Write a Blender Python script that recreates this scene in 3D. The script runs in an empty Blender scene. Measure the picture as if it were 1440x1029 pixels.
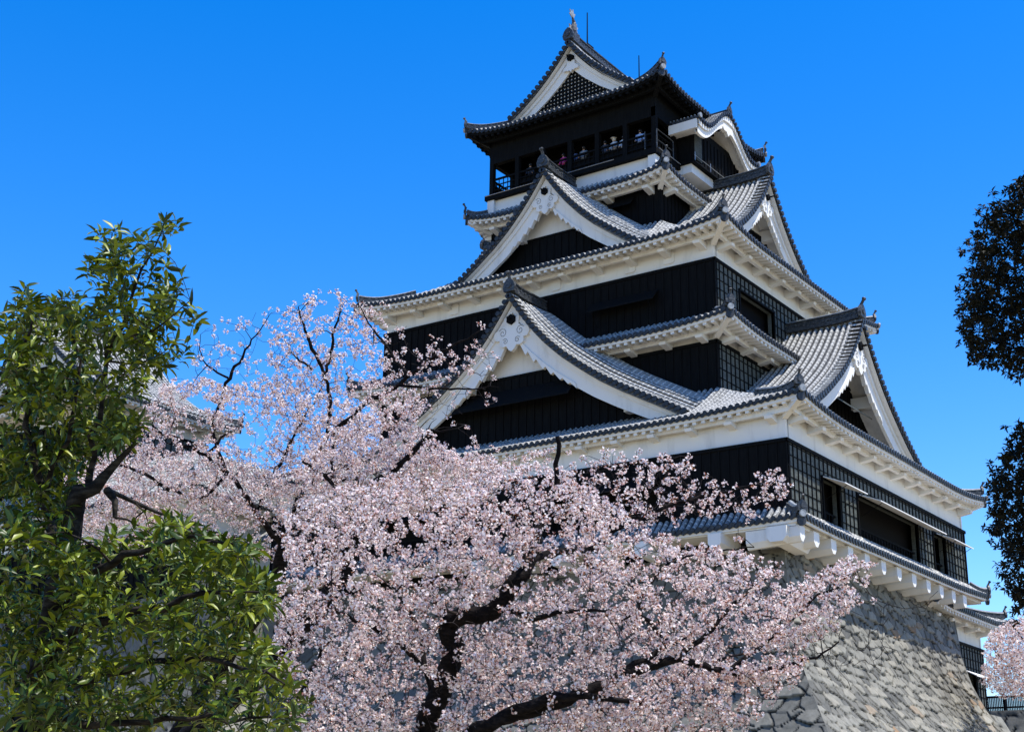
import bpy, math, random
import numpy as np
from mathutils import Vector, Matrix
random.seed(7)
rng = np.random.default_rng(11)
R = math.radians
S = bpy.context.scene
COL = S.collection

# ------------------------------------------------------------------ camera
CAM = np.array([39.2255, -65.1116, -9.7443])
FW = np.array([-0.55158, 0.77282, 0.31385]); FW /= np.linalg.norm(FW)
RT = np.array([0.81681, 0.57669, 0.01548]); RT -= FW * RT.dot(FW); RT /= np.linalg.norm(RT)
UP = np.cross(RT, FW)
FPX = 2041.69
cd = bpy.data.cameras.new('camera'); cam = bpy.data.objects.new('camera', cd); COL.objects.link(cam)
cam.matrix_world = Matrix(((RT[0], UP[0], -FW[0], CAM[0]), (RT[1], UP[1], -FW[1], CAM[1]), (RT[2], UP[2], -FW[2], CAM[2]), (0, 0, 0, 1)))
cd.sensor_width = 36; cd.lens = 36 * FPX / 1440; cd.clip_end = 6000; cd.clip_start = 0.1
S.camera = cam

# ------------------------------------------------------------------ sky, sun, exposure
EL, AZ = R(67), R(6)           # azimuth measured from +X towards +Y
W = bpy.data.worlds.new('World'); S.world = W; W.use_nodes = True
nt = W.node_tree; bg = nt.nodes['Background']
sky = nt.nodes.new('ShaderNodeTexSky'); sky.sky_type = 'NISHITA'; sky.sun_disc = False
sky.sun_elevation = EL; sky.sun_rotation = R(90) - AZ
sky.air_density = 1.0; sky.dust_density = 0.3; sky.ozone_density = 2.5; sky.altitude = 100
hs = nt.nodes.new('ShaderNodeHueSaturation'); hs.inputs['Hue'].default_value = 0.511; hs.inputs['Saturation'].default_value = 1.46; hs.inputs['Value'].default_value = 1.3
nt.links.new(sky.outputs[0], hs.inputs['Color']); nt.links.new(hs.outputs[0], bg.inputs[0])
bg.inputs[1].default_value = 0.15
sl = bpy.data.lights.new('sun', 'SUN'); sl.energy = 5.0; sl.angle = R(0.53); sl.color = (1, 0.955, 0.88)
so = bpy.data.objects.new('sun', sl); COL.objects.link(so)
sd = Vector((math.cos(EL) * math.cos(AZ), math.cos(EL) * math.sin(AZ), math.sin(EL)))
so.rotation_euler = sd.to_track_quat('Z', 'Y').to_euler()
S.view_settings.view_transform = 'Standard'; S.view_settings.look = 'None'; S.view_settings.exposure = 0.5
S.view_settings.gamma = 1
try:
    S.cycles.max_bounces = 6; S.cycles.diffuse_bounces = 3; S.cycles.transparent_max_bounces = 4
except Exception: pass

# ------------------------------------------------------------------ materials
def mat(name, col, rough=0.8, spec=0.3, noise=None, bump=None, trans=None, island=None, coat=0, attr=None, metal=0):
    m = bpy.data.materials.new(name); m.use_nodes = True
    t = m.node_tree; N = t.nodes; L = t.links; p = N['Principled BSDF']; out = N['Material Output']
    p.inputs['Base Color'].default_value = (*col, 1); p.inputs['Roughness'].default_value = rough
    p.inputs['Specular IOR Level'].default_value = spec; p.inputs['Metallic'].default_value = metal
    if coat: p.inputs['Coat Weight'].default_value = coat; p.inputs['Coat Roughness'].default_value = 0.25
    src = None
    tc = N.new('ShaderNodeTexCoord')
    if noise:                                   # (scale, colour2, lo, hi, stretch)
        sc, c2, lo, hi, st = noise
        mp = N.new('ShaderNodeMapping'); mp.inputs['Scale'].default_value = st
        L.new(tc.outputs['Object'], mp.inputs[0])
        nz = N.new('ShaderNodeTexNoise'); nz.inputs['Scale'].default_value = sc; nz.inputs['Detail'].default_value = 6; nz.inputs['Roughness'].default_value = 0.65
        L.new(mp.outputs[0], nz.inputs['Vector'])
        rp = N.new('ShaderNodeValToRGB'); rp.color_ramp.elements[0].position = lo; rp.color_ramp.elements[1].position = hi
        rp.color_ramp.elements[0].color = (*col, 1); rp.color_ramp.elements[1].color = (*c2, 1)
        L.new(nz.outputs['Fac'], rp.inputs[0]); src = rp.outputs[0]
    if island:
        g = N.new('ShaderNodeNewGeometry'); rp = N.new('ShaderNodeValToRGB')
        rp.color_ramp.elements[0].color = (*island[0], 1); rp.color_ramp.elements[1].color = (*island[-1], 1)
        for i, c in enumerate(island[1:-1]):
            e = rp.color_ramp.elements.new((i + 1) / (len(island) - 1)); e.color = (*c, 1)
        L.new(g.outputs['Random Per Island'], rp.inputs[0]); src = rp.outputs[0]
    if src is not None: L.new(src, p.inputs['Base Color'])
    if bump:
        nb = N.new('ShaderNodeTexNoise'); nb.inputs['Scale'].default_value = bump[0]; nb.inputs['Detail'].default_value = 5
        L.new(tc.outputs['Object'], nb.inputs['Vector'])
        b = N.new('ShaderNodeBump'); b.inputs['Strength'].default_value = bump[1]; b.inputs['Distance'].default_value = bump[2]
        L.new(nb.outputs['Fac'], b.inputs['Height']); L.new(b.outputs[0], p.inputs['Normal'])
    if trans:
        tr = N.new('ShaderNodeBsdfTranslucent'); mx = N.new('ShaderNodeMixShader'); mx.inputs[0].default_value = trans[0]
        if src is not None and len(trans) == 1: L.new(src, tr.inputs[0])
        elif src is not None:
            mc = N.new('ShaderNodeMix'); mc.data_type = 'RGBA'; mc.blend_type = 'MULTIPLY'; mc.inputs[0].default_value = 1
            L.new(src, mc.inputs[6]); mc.inputs[7].default_value = (*trans[1], 1); L.new(mc.outputs[2], tr.inputs[0])
        else: tr.inputs[0].default_value = (*col, 1)
        L.new(p.outputs[0], mx.inputs[1]); L.new(tr.outputs[0], mx.inputs[2]); L.new(mx.outputs[0], out.inputs[0])
    return m

def tile_mat(name, base, joint, jw, seed=0):
    """clay tile: plaster joint across the rib at every tile length, from the 'run' attribute (metres along the rib)"""
    m = bpy.data.materials.new(name); m.use_nodes = True
    t = m.node_tree; N = t.nodes; L = t.links; p = N['Principled BSDF']
    a = N.new('ShaderNodeAttribute'); a.attribute_name = 'run'
    tc = N.new('ShaderNodeTexCoord')
    nz = N.new('ShaderNodeTexNoise'); nz.inputs['Scale'].default_value = 2.1; nz.inputs['Detail'].default_value = 8; nz.inputs['Roughness'].default_value = 0.7
    L.new(tc.outputs['Object'], nz.inputs['Vector'])
    rp = N.new('ShaderNodeValToRGB'); e = rp.color_ramp.elements
    e[0].position = 0.3; e[0].color = (*[c * 0.45 for c in base], 1); e[1].position = 0.68; e[1].color = (*[min(1, c * 1.35) for c in base], 1)
    L.new(nz.outputs['Fac'], rp.inputs[0])
    d = N.new('ShaderNodeMath'); d.operation = 'DIVIDE'; L.new(a.outputs['Fac'], d.inputs[0]); d.inputs[1].default_value = 0.30
    f = N.new('ShaderNodeMath'); f.operation = 'FRACT'; L.new(d.outputs[0], f.inputs[0])
    lt = N.new('ShaderNodeMath'); lt.operation = 'LESS_THAN'; L.new(f.outputs[0], lt.inputs[0]); lt.inputs[1].default_value = jw
    fine = N.new('ShaderNodeTexNoise'); fine.inputs['Scale'].default_value = 9; fine.inputs['Detail'].default_value = 3
    L.new(tc.outputs['Object'], fine.inputs['Vector'])
    g2 = N.new('ShaderNodeMath'); g2.operation = 'GREATER_THAN'; L.new(fine.outputs['Fac'], g2.inputs[0]); g2.inputs[1].default_value = 0.42
    mm = N.new('ShaderNodeMath'); mm.operation = 'MULTIPLY'; L.new(lt.outputs[0], mm.inputs[0]); L.new(g2.outputs[0], mm.inputs[1])
    mc = N.new('ShaderNodeMix'); mc.data_type = 'RGBA'; L.new(mm.outputs[0], mc.inputs[0]); L.new(rp.outputs[0], mc.inputs[6]); mc.inputs[7].default_value = (*joint, 1)
    L.new(mc.outputs[2], p.inputs['Base Color']); p.inputs['Roughness'].default_value = 0.55; p.inputs['Specular IOR Level'].default_value = 0.25
    b = N.new('ShaderNodeBump'); b.inputs['Strength'].default_value = 0.7; b.inputs['Distance'].default_value = 0.03
    L.new(f.outputs[0], b.inputs['Height']); L.new(b.outputs[0], p.inputs['Normal'])
    return m

M = {}
M['plaster'] = mat('white_plaster', (0.72, 0.705, 0.67), 0.85, 0.15, noise=(1.3, (0.40, 0.39, 0.365), 0.52, 0.92, (1, 1, 0.22)), bump=(14, 0.15, 0.01))
M['timber'] = mat('black_timber', (0.004, 0.0041, 0.0045), 0.75, 0.06, noise=(3, (0.008, 0.0085, 0.009), 0.4, 0.7, (6, 6, 0.5)))
M['board'] = mat('weathered_board', (0.065, 0.073, 0.066), 0.7, 0.2, noise=(4, (0.12, 0.13, 0.115), 0.4, 0.7, (1, 1, 3)))
M['void'] = mat('dark_interior', (0.006, 0.006, 0.007), 0.9, 0.1)
M['tile'] = tile_mat('roof_tile', (0.235, 0.237, 0.23), (0.50, 0.495, 0.46), 0.26)
M['pan'] = tile_mat('pan_tile', (0.04, 0.042, 0.044), (0.09, 0.092, 0.092), 0.2)
M['disc'] = mat('eave_tile', (0.018, 0.021, 0.026), 0.5, 0.3, noise=(8, (0.06, 0.066, 0.072), 0.45, 0.75, (1, 1, 1)))
M['ridge'] = mat('ridge_tile', (0.025, 0.029, 0.034), 0.5, 0.35, noise=(7, (0.17, 0.18, 0.18), 0.5, 0.75, (1, 1, 3)))
M['pale'] = mat('pale_tile', (0.30, 0.32, 0.33), 0.45, 0.4, noise=(6, (0.09, 0.10, 0.11), 0.4, 0.7, (1, 1, 1)))
M['metal'] = mat('grey_metal', (0.35, 0.36, 0.38), 0.4, 0.5, metal=0.6)
M['stone'] = None
M['bark'] = mat('cherry_bark', (0.006, 0.005, 0.005), 0.9, 0.08, noise=(9, (0.022, 0.018, 0.017), 0.45, 0.75, (1, 1, 3)), bump=(30, 0.6, 0.02))
M['twig'] = mat('twig_bark', (0.014, 0.011, 0.011), 0.8, 0.1, noise=(3, (0.06, 0.05, 0.047), 0.5, 0.7, (1, 1, 1)))
M['petal'] = mat('cherry_petal', (0.85, 0.72, 0.78), 0.7, 0.2, island=[(0.94, 0.88, 0.85), (0.90, 0.77, 0.74), (0.96, 0.92, 0.89), (0.78, 0.53, 0.50), (0.94, 0.87, 0.84)], trans=(0.33,))
M['bud'] = mat('cherry_bud_leaf', (0.30, 0.10, 0.07), 0.6, 0.3, island=[(0.34, 0.10, 0.07), (0.36, 0.16, 0.06), (0.20, 0.06, 0.05), (0.50, 0.24, 0.13)], trans=(0.35,))
M['leaf'] = mat('evergreen_leaf', (0.04, 0.08, 0.01), 0.42, 0.35, island=[(0.014, 0.030, 0.003), (0.048, 0.082, 0.006), (0.026, 0.052, 0.004), (0.23, 0.26, 0.013), (0.110, 0.155, 0.008), (0.012, 0.028, 0.003)], trans=(0.07, (1.7, 1.8, 0.5)))
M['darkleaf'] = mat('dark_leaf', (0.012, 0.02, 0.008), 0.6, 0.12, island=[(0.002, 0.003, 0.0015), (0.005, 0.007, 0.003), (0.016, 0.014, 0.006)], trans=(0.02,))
M['greybark'] = mat('evergreen_bark', (0.012, 0.010, 0.008), 0.9, 0.1, noise=(6, (0.06, 0.05, 0.038), 0.45, 0.7, (1, 1, 4)), bump=(25, 0.6, 0.02))
M['ground'] = mat('gravel_ground', (0.29, 0.235, 0.145), 0.95, 0.1, noise=(0.4, (0.24, 0.20, 0.12), 0.4, 0.7, (1, 1, 1)), bump=(30, 0.4, 0.02))

def stone_mat():
    m = bpy.data.materials.new('wall_stone'); m.use_nodes = True
    t = m.node_tree; N = t.nodes; L = t.links; p = N['Principled BSDF']; tc = N.new('ShaderNodeTexCoord')
    a = N.new('ShaderNodeAttribute'); a.attribute_name = 'tone'
    rp = N.new('ShaderNodeValToRGB'); e = rp.color_ramp.elements
    e[0].color = (0.11, 0.108, 0.098, 1); e[1].color = (0.31, 0.30, 0.265, 1)
    for pos, c in ((0.35, (0.18, 0.172, 0.148, 1)), (0.7, (0.24, 0.23, 0.198, 1)), (0.95, (0.27, 0.25, 0.205, 1)), (0.975, (0.25, 0.155, 0.085, 1))):
        x = e.new(pos); x.color = c
    L.new(a.outputs['Fac'], rp.inputs[0])
    nz = N.new('ShaderNodeTexNoise'); nz.inputs['Scale'].default_value = 3.5; nz.inputs['Detail'].default_value = 9; nz.inputs['Roughness'].default_value = 0.7
    L.new(tc.outputs['Object'], nz.inputs['Vector'])
    r2 = N.new('ShaderNodeValToRGB'); r2.color_ramp.elements[0].position = 0.3; r2.color_ramp.elements[1].position = 0.7
    r2.color_ramp.elements[0].color = (0.68, 0.68, 0.65, 1); r2.color_ramp.elements[1].color = (1.12, 1.12, 1.10, 1)
    L.new(nz.outputs['Fac'], r2.inputs[0])
    mc = N.new('ShaderNodeMix'); mc.data_type = 'RGBA'; mc.blend_type = 'MULTIPLY'; mc.inputs[0].default_value = 1
    L.new(rp.outputs[0], mc.inputs[6]); L.new(r2.outputs[0], mc.inputs[7])
    g = N.new('ShaderNodeAttribute'); g.attribute_name = 'gap'
    m2 = N.new('ShaderNodeMix'); m2.data_type = 'RGBA'; L.new(g.outputs['Fac'], m2.inputs[0]); L.new(mc.outputs[2], m2.inputs[6]); m2.inputs[7].default_value = (0.012, 0.012, 0.011, 1)
    L.new(m2.outputs[2], p.inputs['Base Color']); p.inputs['Roughness'].default_value = 0.9; p.inputs['Specular IOR Level'].default_value = 0.2
    b = N.new('ShaderNodeBump'); b.inputs['Strength'].default_value = 0.7; b.inputs['Distance'].default_value = 0.03
    L.new(nz.outputs['Fac'], b.inputs['Height']); L.new(b.outputs[0], p.inputs['Normal'])
    return m
M['stone'] = stone_mat()

# ------------------------------------------------------------------ object helpers
def tag(o, label=None, cat=None, group=None, kind=None):
    if label: o['label'] = label
    if cat: o['category'] = cat
    if group: o['group'] = group
    if kind: o['kind'] = kind
    return o
def empty(name, loc, label, cat, group=None):
    o = bpy.data.objects.new(name, None); COL.objects.link(o); o.location = loc; o.empty_display_size = 0.5
    return tag(o, label, cat, group)

class MB:
    def __init__(s): s.v = []; s.f = []; s.m = []; s.run = []
    def add(s, vs, fs, mi=0, runs=None):
        b = len(s.v); s.v.extend([tuple(map(float, x)) for x in vs]); s.f.extend([tuple(i + b for i in f) for f in fs]); s.m.extend([mi] * len(fs))
        s.run.extend(runs if runs is not None else [0.0] * len(vs))
    def hexa(s, c, mi=0):       # c: 8 corners, bottom 4 then top 4
        s.add(c, [(0, 3, 2, 1), (4, 5, 6, 7), (0, 1, 5, 4), (1, 2, 6, 5), (2, 3, 7, 6), (3, 0, 4, 7)], mi)
    def box(s, x0, x1, y0, y1, z0, z1, mi=0):
        s.hexa([(x0, y0, z0), (x1, y0, z0), (x1, y1, z0), (x0, y1, z0), (x0, y0, z1), (x1, y0, z1), (x1, y1, z1), (x0, y1, z1)], mi)
    def grid(s, P, mi=0, runs=None):    # P[i][j] points
        n, k = len(P), len(P[0]); vs = [p for r in P for p in r]
        fs = [(i * k + j, i * k + j + 1, (i + 1) * k + j + 1, (i + 1) * k + j) for i in range(n - 1) for j in range(k - 1)]
        s.add(vs, fs, mi, runs)
    def tube(s, pts, rad, n=6, mi=0, caps=True):
        pts = [np.array(p, float) for p in pts]; m = len(pts)
        if not hasattr(rad, '__len__'): rad = [rad] * m
        vs = []; u = None
        for i in range(m):
            d = pts[min(i + 1, m - 1)] - pts[max(i - 1, 0)]; d /= (np.linalg.norm(d) + 1e-9)
            if u is None: u = np.cross(d, (0, 0, 1.) if abs(d[2]) < .9 else (1., 0, 0))
            else: u = u - d * u.dot(d)
            u /= (np.linalg.norm(u) + 1e-9); w = np.cross(d, u)
            for k in range(n):
                a = 2 * math.pi * k / n; vs.append(pts[i] + rad[i] * (math.cos(a) * u + math.sin(a) * w))
        fs = [(i * n + k, i * n + (k + 1) % n, (i + 1) * n + (k + 1) % n, (i + 1) * n + k) for i in range(m - 1) for k in range(n)]
        if caps: fs.append(tuple(range(n))[::-1]); fs.append(tuple((m - 1) * n + k for k in range(n)))
        s.add(vs, fs, mi)
    def half(s, pts, side, r, mi=0, run0=0, n=4):
        """half tube along pts; side = horizontal unit vector across the rib; arches upward"""
        pts = [np.array(p, float) for p in pts]; m = len(pts); side = np.array(side, float); vs = []; runs = []; L = run0
        for i in range(m):
            d = pts[min(i + 1, m - 1)] - pts[max(i - 1, 0)]; d /= (np.linalg.norm(d) + 1e-9); nrm = np.cross(side, d)
            if nrm[2] < 0: nrm = -nrm
            if i: L += np.linalg.norm(pts[i] - pts[i - 1])
            for k in range(n + 1):
                a = math.pi * k / n; vs.append(pts[i] + r * (math.cos(a) * side + math.sin(a) * 1.15 * nrm)); runs.append(L)
        q = n + 1
        fs = [(i * q + k, i * q + k + 1, (i + 1) * q + k + 1, (i + 1) * q + k) for i in range(m - 1) for k in range(n)]
        s.add(vs, fs, mi, runs)
    def disc(s, c, nrm, r, th, mi=0, n=8):
        c = np.array(c, float); nrm = np.array(nrm, float); nrm /= np.linalg.norm(nrm)
        s.tube([c, c + nrm * th], r, n, mi)
    def extr(s, poly, mi=0, front=None, back=None):
        """prism between two matching loops"""
        n = len(front); s.add(list(front) + list(back), [tuple(range(n)), tuple(range(2 * n - 1, n - 1, -1))] + [(i, n + i, n + (i + 1) % n, (i + 1) % n) for i in range(n)], mi)
    def build(s, name, mats, parent=None, smooth=False):
        me = bpy.data.meshes.new(name); me.from_pydata(s.v, [], s.f)
        if not isinstance(mats, (list, tuple)): mats = [mats]
        for m in mats: me.materials.append(m)
        me.polygons.foreach_set('material_index', s.m)
        if smooth: me.polygons.foreach_set('use_smooth', [True] * len(s.f))
        if any(s.run):
            a = me.attributes.new('run', 'FLOAT', 'POINT'); a.data.foreach_set('value', s.run)
        me.update()
        o = bpy.data.objects.new(name, me); COL.objects.link(o)
        if parent is not None:
            o.parent = parent
            par = parent
            loc = Vector((0, 0, 0))
            while par is not None: loc += par.location; par = par.parent
            o.location = -loc       # keep mesh in world coordinates
        return o

def np_mesh(name, V, F, mats, mi=None, parent=None, smooth=False):
    """V (n,3), F (m,4) numpy"""
    me = bpy.data.meshes.new(name); me.vertices.add(len(V)); me.vertices.foreach_set('co', np.ascontiguousarray(V, dtype=np.float32).ravel())
    k = F.shape[1]; me.loops.add(F.size); me.loops.foreach_set('vertex_index', F.astype(np.int32).ravel())
    me.polygons.add(len(F)); me.polygons.foreach_set('loop_start', np.arange(0, F.size, k, dtype=np.int32))
    try: me.polygons.foreach_set('loop_total', np.full(len(F), k, dtype=np.int32))
    except Exception: pass
    if not isinstance(mats, (list, tuple)): mats = [mats]
    for m in mats: me.materials.append(m)
    if mi is not None: me.polygons.foreach_set('material_index', mi.astype(np.int32))
    if smooth: me.polygons.foreach_set('use_smooth', np.ones(len(F), dtype=bool))
    me.update(calc_edges=True)
    o = bpy.data.objects.new(name, me); COL.objects.link(o)
    if parent is not None: o.parent = parent; o.location = -parent.location
    return o

# face frames: (a along the face as seen from outside, d outward, z)
class Frame:
    def __init__(s, face, cx=0, cy=0): s.face = face; s.cx = cx; s.cy = cy
    def __call__(s, a, d, z):
        x, y = ((a, -d), (d, a), (-a, d), (-d, -a))[s.face]
        return np.array((x + s.cx, y + s.cy, z), float)
    def along(s): return s(1, 0, 0) - s(0, 0, 0)
    def out(s): return s(0, 1, 0) - s(0, 0, 0)
def fbox(mb, F, a0, a1, d0, d1, z0, z1, mi=0):
    mb.hexa([F(a0, d1, z0), F(a1, d1, z0), F(a1, d0, z0), F(a0, d0, z0), F(a0, d1, z1), F(a1, d1, z1), F(a1, d0, z1), F(a0, d0, z1)], mi)

RIB = 0.31
def finial(mb, p, out, s=1.0, horn=True):
    """ridge end tile: shouldered plate, round boss and upturned horn"""
    out = np.array(out, float); out[2] = 0; out /= np.linalg.norm(out); side = np.array((-out[1], out[0], 0.)); p = np.array(p, float); up = np.array((0, 0, 1.))
    loop = [(-.30, -.12), (-.36, .12), (-.27, .36), (-.16, .50), (0, .60), (.16, .50), (.27, .36), (.36, .12), (.30, -.12)]
    fr = [p + s * (side * a + up * b) + out * .10 * s for a, b in loop]; bk = [p + s * (side * a + up * b) - out * .06 * s for a, b in loop]
    mb.extr(None, 0, fr, bk)
    mb.disc(p + out * .10 * s + up * .18 * s, out, .15 * s, .06 * s, 0, 10)
    if not horn: return
    hd = out * .5 + up * .85; hd /= np.linalg.norm(hd); q = p + up * .55 * s
    mb.tube([q - hd * .1 * s, q + hd * .22 * s, q + hd * .30 * s], [.085 * s, .075 * s, .08 * s], 8)
    mb.tube([q + hd * .26 * s, q + hd * .31 * s, q + hd * .38 * s, q + hd * .42 * s], [.08 * s, .115 * s, .115 * s, .05 * s], 8, 0)

def ridge_stack(mb, pts, w=.16, h=.23, cap=.11):
    pts = [np.array(p, float) for p in pts]; m = len(pts); vs = []
    for i in range(m):
        d = pts[min(i + 1, m - 1)] - pts[max(i - 1, 0)]; d[2] = 0; d /= (np.linalg.norm(d) + 1e-9); s = np.array((-d[1], d[0], 0.))
        for a, b in ((w * 1.25, -.12), (w * 1.25, .06), (w * .95, .07), (w * .95, h * .62), (w * 1.2, h * .64), (w * 1.2, h * .78), (-w * 1.2, h * .78), (-w * 1.2, h * .64), (-w * .95, h * .62), (-w * .95, .07), (-w * 1.25, .06), (-w * 1.25, -.12)):
            vs.append(pts[i] + s * a + np.array((0, 0, b)))
    n = 12
    fs = [(i * n + k, i * n + (k + 1) % n, (i + 1) * n + (k + 1) % n, (i + 1) * n + k) for i in range(m - 1) for k in range(n)] + [tuple(range(n)), tuple((m - 1) * n + k for k in range(n))]
    mb.add(vs, fs)
    mb.tube([p + np.array((0, 0, h * .80)) for p in pts], cap, 8, 1)
    # small round tiles along both sides of the stack
    L = 0
    for i in range(m - 1):
        d = pts[i + 1] - pts[i]; ln = np.linalg.norm(d); k = max(1, int(ln / .24)); dd = d.copy(); dd[2] = 0; dd /= np.linalg.norm(dd) + 1e-9; s = np.array((-dd[1], dd[0], 0.))
        for j in range(k):
            q = pts[i] + d * (j + .5) / k + np.array((0, 0, h * .36))
            for sg in (-1, 1): mb.disc(q + s * sg * w * .9, s * sg, .07, .05, 0, 6)

def skirt(parent, A, z0, lift, B, zb, wall, cx=0, cy=0, dark=False, brackets=None, rafters=True, name='roof', curve=.25, hip=(.04, .62), drop=.27, spacing=RIB, faces=(0, 1, 2, 3), fine=1, hipz=0.):
    """four-sided skirt roof. A outer half sizes, B inner, wall = wall half sizes below it"""
    ax, ay = A; bx, by = B
    roof = MB(); disc = MB(); sof = MB(); raf = MB(); hips = MB(); brk = []
    def zt(t): return z0 + (zb - z0) * ((1 - curve) * t + curve * t * t)
    def lf(s): return lift * max(0, (abs(s) - .5) / .5) ** 2.2
    for face in faces:
        F = Frame(face, cx, cy); La, Lb, d0, d1 = (ax, bx, ay, by) if face % 2 == 0 else (ay, by, ax, bx)
        wl, wd = (wall[0], wall[1]) if face % 2 == 0 else (wall[1], wall[0])
        def H(a, t):
            L = La + (Lb - La) * t; return zt(t) + lf(a / L if L > 1e-6 else 0) * (1 - t) ** 1.4
        ns, ntt = 36, 8
        roof.grid([[F((La + (Lb - La) * t) * s, d0 + (d1 - d0) * t, H((La + (Lb - La) * t) * s, t)) for t in [j / ntt for j in range(ntt + 1)]] for s in [2 * i / ns - 1 for i in range(ns + 1)]], 1,
                  [math.hypot(d0 - d1, zb - z0) * j / ntt for i in range(ns + 1) for j in range(ntt + 1)])
        n = int(2 * La / spacing); off = (2 * La - n * spacing) / 2
        for i in range(n + 1):
            a = -La + off + i * spacing
            tm = min(1., (La - abs(a)) / (La - Lb)) if La > Lb else 1.
            if tm > .02:
                k = max(2, int(7 * tm * fine)); pts = []
                for j in range(k + 1):
                    t = tm * j / k; pts.append(F(a, d0 + (d1 - d0) * t + (.03 if j == 0 else 0), H(a, t) + .015))
                roof.half(pts, F.along(), .092, 0, random.random() * .3)
            p = F(a, d0 + .02, H(a, 0) + .01); disc.disc(p, F.out(), .105, .05, 0, 8)
            if i < n:           # hanging lip of the pan tile between two round ends
                b = a + spacing; z1 = H(a, 0); z2 = H(b, 0); zm = (z1 + z2) / 2; dd = d0 + .03
                loop = [(a + .02, z1 - .0), (a + .02, z1 - .10), ((a + b) / 2, zm - .17), (b - .02, z2 - .10), (b - .02, z2 - .0)]
                disc.extr(None, 0, [F(u, dd, z) for u, z in loop], [F(u, dd - .05, z) for u, z in loop])
        # eave board and soffit
        S_ = [2 * i / ns - 1 for i in range(ns + 1)]
        oh = d0 - wd
        def ring(k, dz):        # k: distance inwards from the eave
            t = k / (d0 - d1); L = La - (La - wl) * k / oh
            return [F(L * s, d0 - k, z0 + lf(s) * (1 - k / oh) ** 1.2 + dz) for s in S_]
        r = [ring(.05, -.06), ring(.05, -drop + .02), ring(.14, -drop + .02), ring(.14, -drop + .10), ring(oh * .5, -drop + .16), ring(oh, -drop + .10 + oh * .28)]
        for p, q in zip(r[:-1], r[1:]): sof.grid([p, q], 1 if dark else 0)
        if rafters:
            m_ = int(2 * La / .42); o2 = (2 * La - m_ * .42) / 2
            for i in range(m_ + 1):
                a = -La + o2 + i * .42; din = max(0.0, oh * .62); ac = La - abs(a)
                if ac < .25: continue
                k1 = min(din, ac * .98); zA = z0 + lf(a / La) - drop; zB = z0 + lf(a / La) * .4 - drop + .10
                h = .15; w = .085
                raf.hexa([F(a - w, d0 - .10, zA - h + .04), F(a + w, d0 - .10, zA - h + .04), F(a + w, d0 - k1, zB - h + .06), F(a - w, d0 - k1, zB - h + .06),
                          F(a - w, d0 - .10, zA + .08), F(a + w, d0 - .10, zA + .08), F(a + w, d0 - k1, zB + .12), F(a - w, d0 - k1, zB + .12)], 1 if dark else 0)
            # purlin beam
            k = oh * .62; L = La - (La - wl) * .62
            P = [[F(L * s, d0 - k + da, z0 + lf(s) * .35 - drop - .02 + dz) for da, dz in ((.09, .12), (.09, -.16), (-.09, -.16), (-.09, .12))] for s in S_]
            raf.grid(P, 1 if dark else 0)
        if brackets:
            nb = max(1, round(2 * (wl - .5) / brackets)); st = 2 * (wl - .5) / nb
            for i in range(nb + 1):
                a = -(wl - .5) + i * st; b = MB(); k = oh * .62; zz = z0 - drop
                b.hexa([F(a - .17, d0 - k + .28, zz - .28), F(a + .17, d0 - k + .28, zz - .28), F(a + .17, wd - .02, zz - .40), F(a - .17, wd - .02, zz - .40),
                        F(a - .17, d0 - k + .32, zz - .15), F(a + .17, d0 - k + .32, zz - .15), F(a + .17, wd - .02, zz + .06), F(a - .17, wd - .02, zz + .06)])
                brk.append(b)
    hipl = []
    for sx, sy in ((1, -1), (1, 1), (-1, 1), (-1, -1)):     # hip ridges, hip beams and corner brackets
        hips = MB(); hipl.append(hips); path = []
        t0, t1 = hip
        for i in range(9):
            t = t1 + (t0 - t1) * i / 8
            path.append((cx + sx * (ax + (bx - ax) * t), cy + sy * (ay + (by - ay) * t), zt(t) + lift * (1 - t) ** 1.4 + .06 + hipz * max(0, (i / 8 - .5) / .5) ** 2))
        ridge_stack(hips, path)
        o = np.array((sx * (ax - bx), sy * (ay - by), 0.)); o /= np.linalg.norm(o)
        finial(hips, np.array(path[-1]) + o * .08 + np.array((0, 0, .03)), o, .66)
        c = np.array((cx + sx * ax, cy + sy * ay, z0 + lift)); disc.disc(c + o * .02 + np.array((0, 0, .03)), o, .15, .10, 1, 10)
        w0 = np.array((cx + sx * wall[0], cy + sy * wall[1], z0 - drop + .02)); e0 = c - o * .12 + np.array((0, 0, -drop - .03)); s_ = np.array((-o[1], o[0], 0)) * .13; u_ = np.array((0, 0, .26))
        raf.hexa([e0 - s_ - u_ / 2, e0 + s_ - u_ / 2, w0 + s_ - u_, w0 - s_ - u_, e0 - s_ + u_ / 2, e0 + s_ + u_ / 2, w0 + s_ + u_, w0 - s_ + u_], 1 if dark else 0)
        disc.disc(e0 + o * .0, o, .19, .12, 0, 10)
    ro = roof.build(name, [M['tile'], M['pan']], parent)
    disc.build('eave_tile_row', [M['disc'], M['pale']], ro)
    sof.build('soffit', [M['plaster'], M['timber']], ro)
    if rafters: raf.build('rafter_row', [M['plaster'], M['timber']], ro)
    for h_ in hipl: h_.build('hip_ridge', [M['ridge'], M['pale']], ro)
    for b in brk: b.build('bracket', M['plaster'], ro)
    return ro

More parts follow.
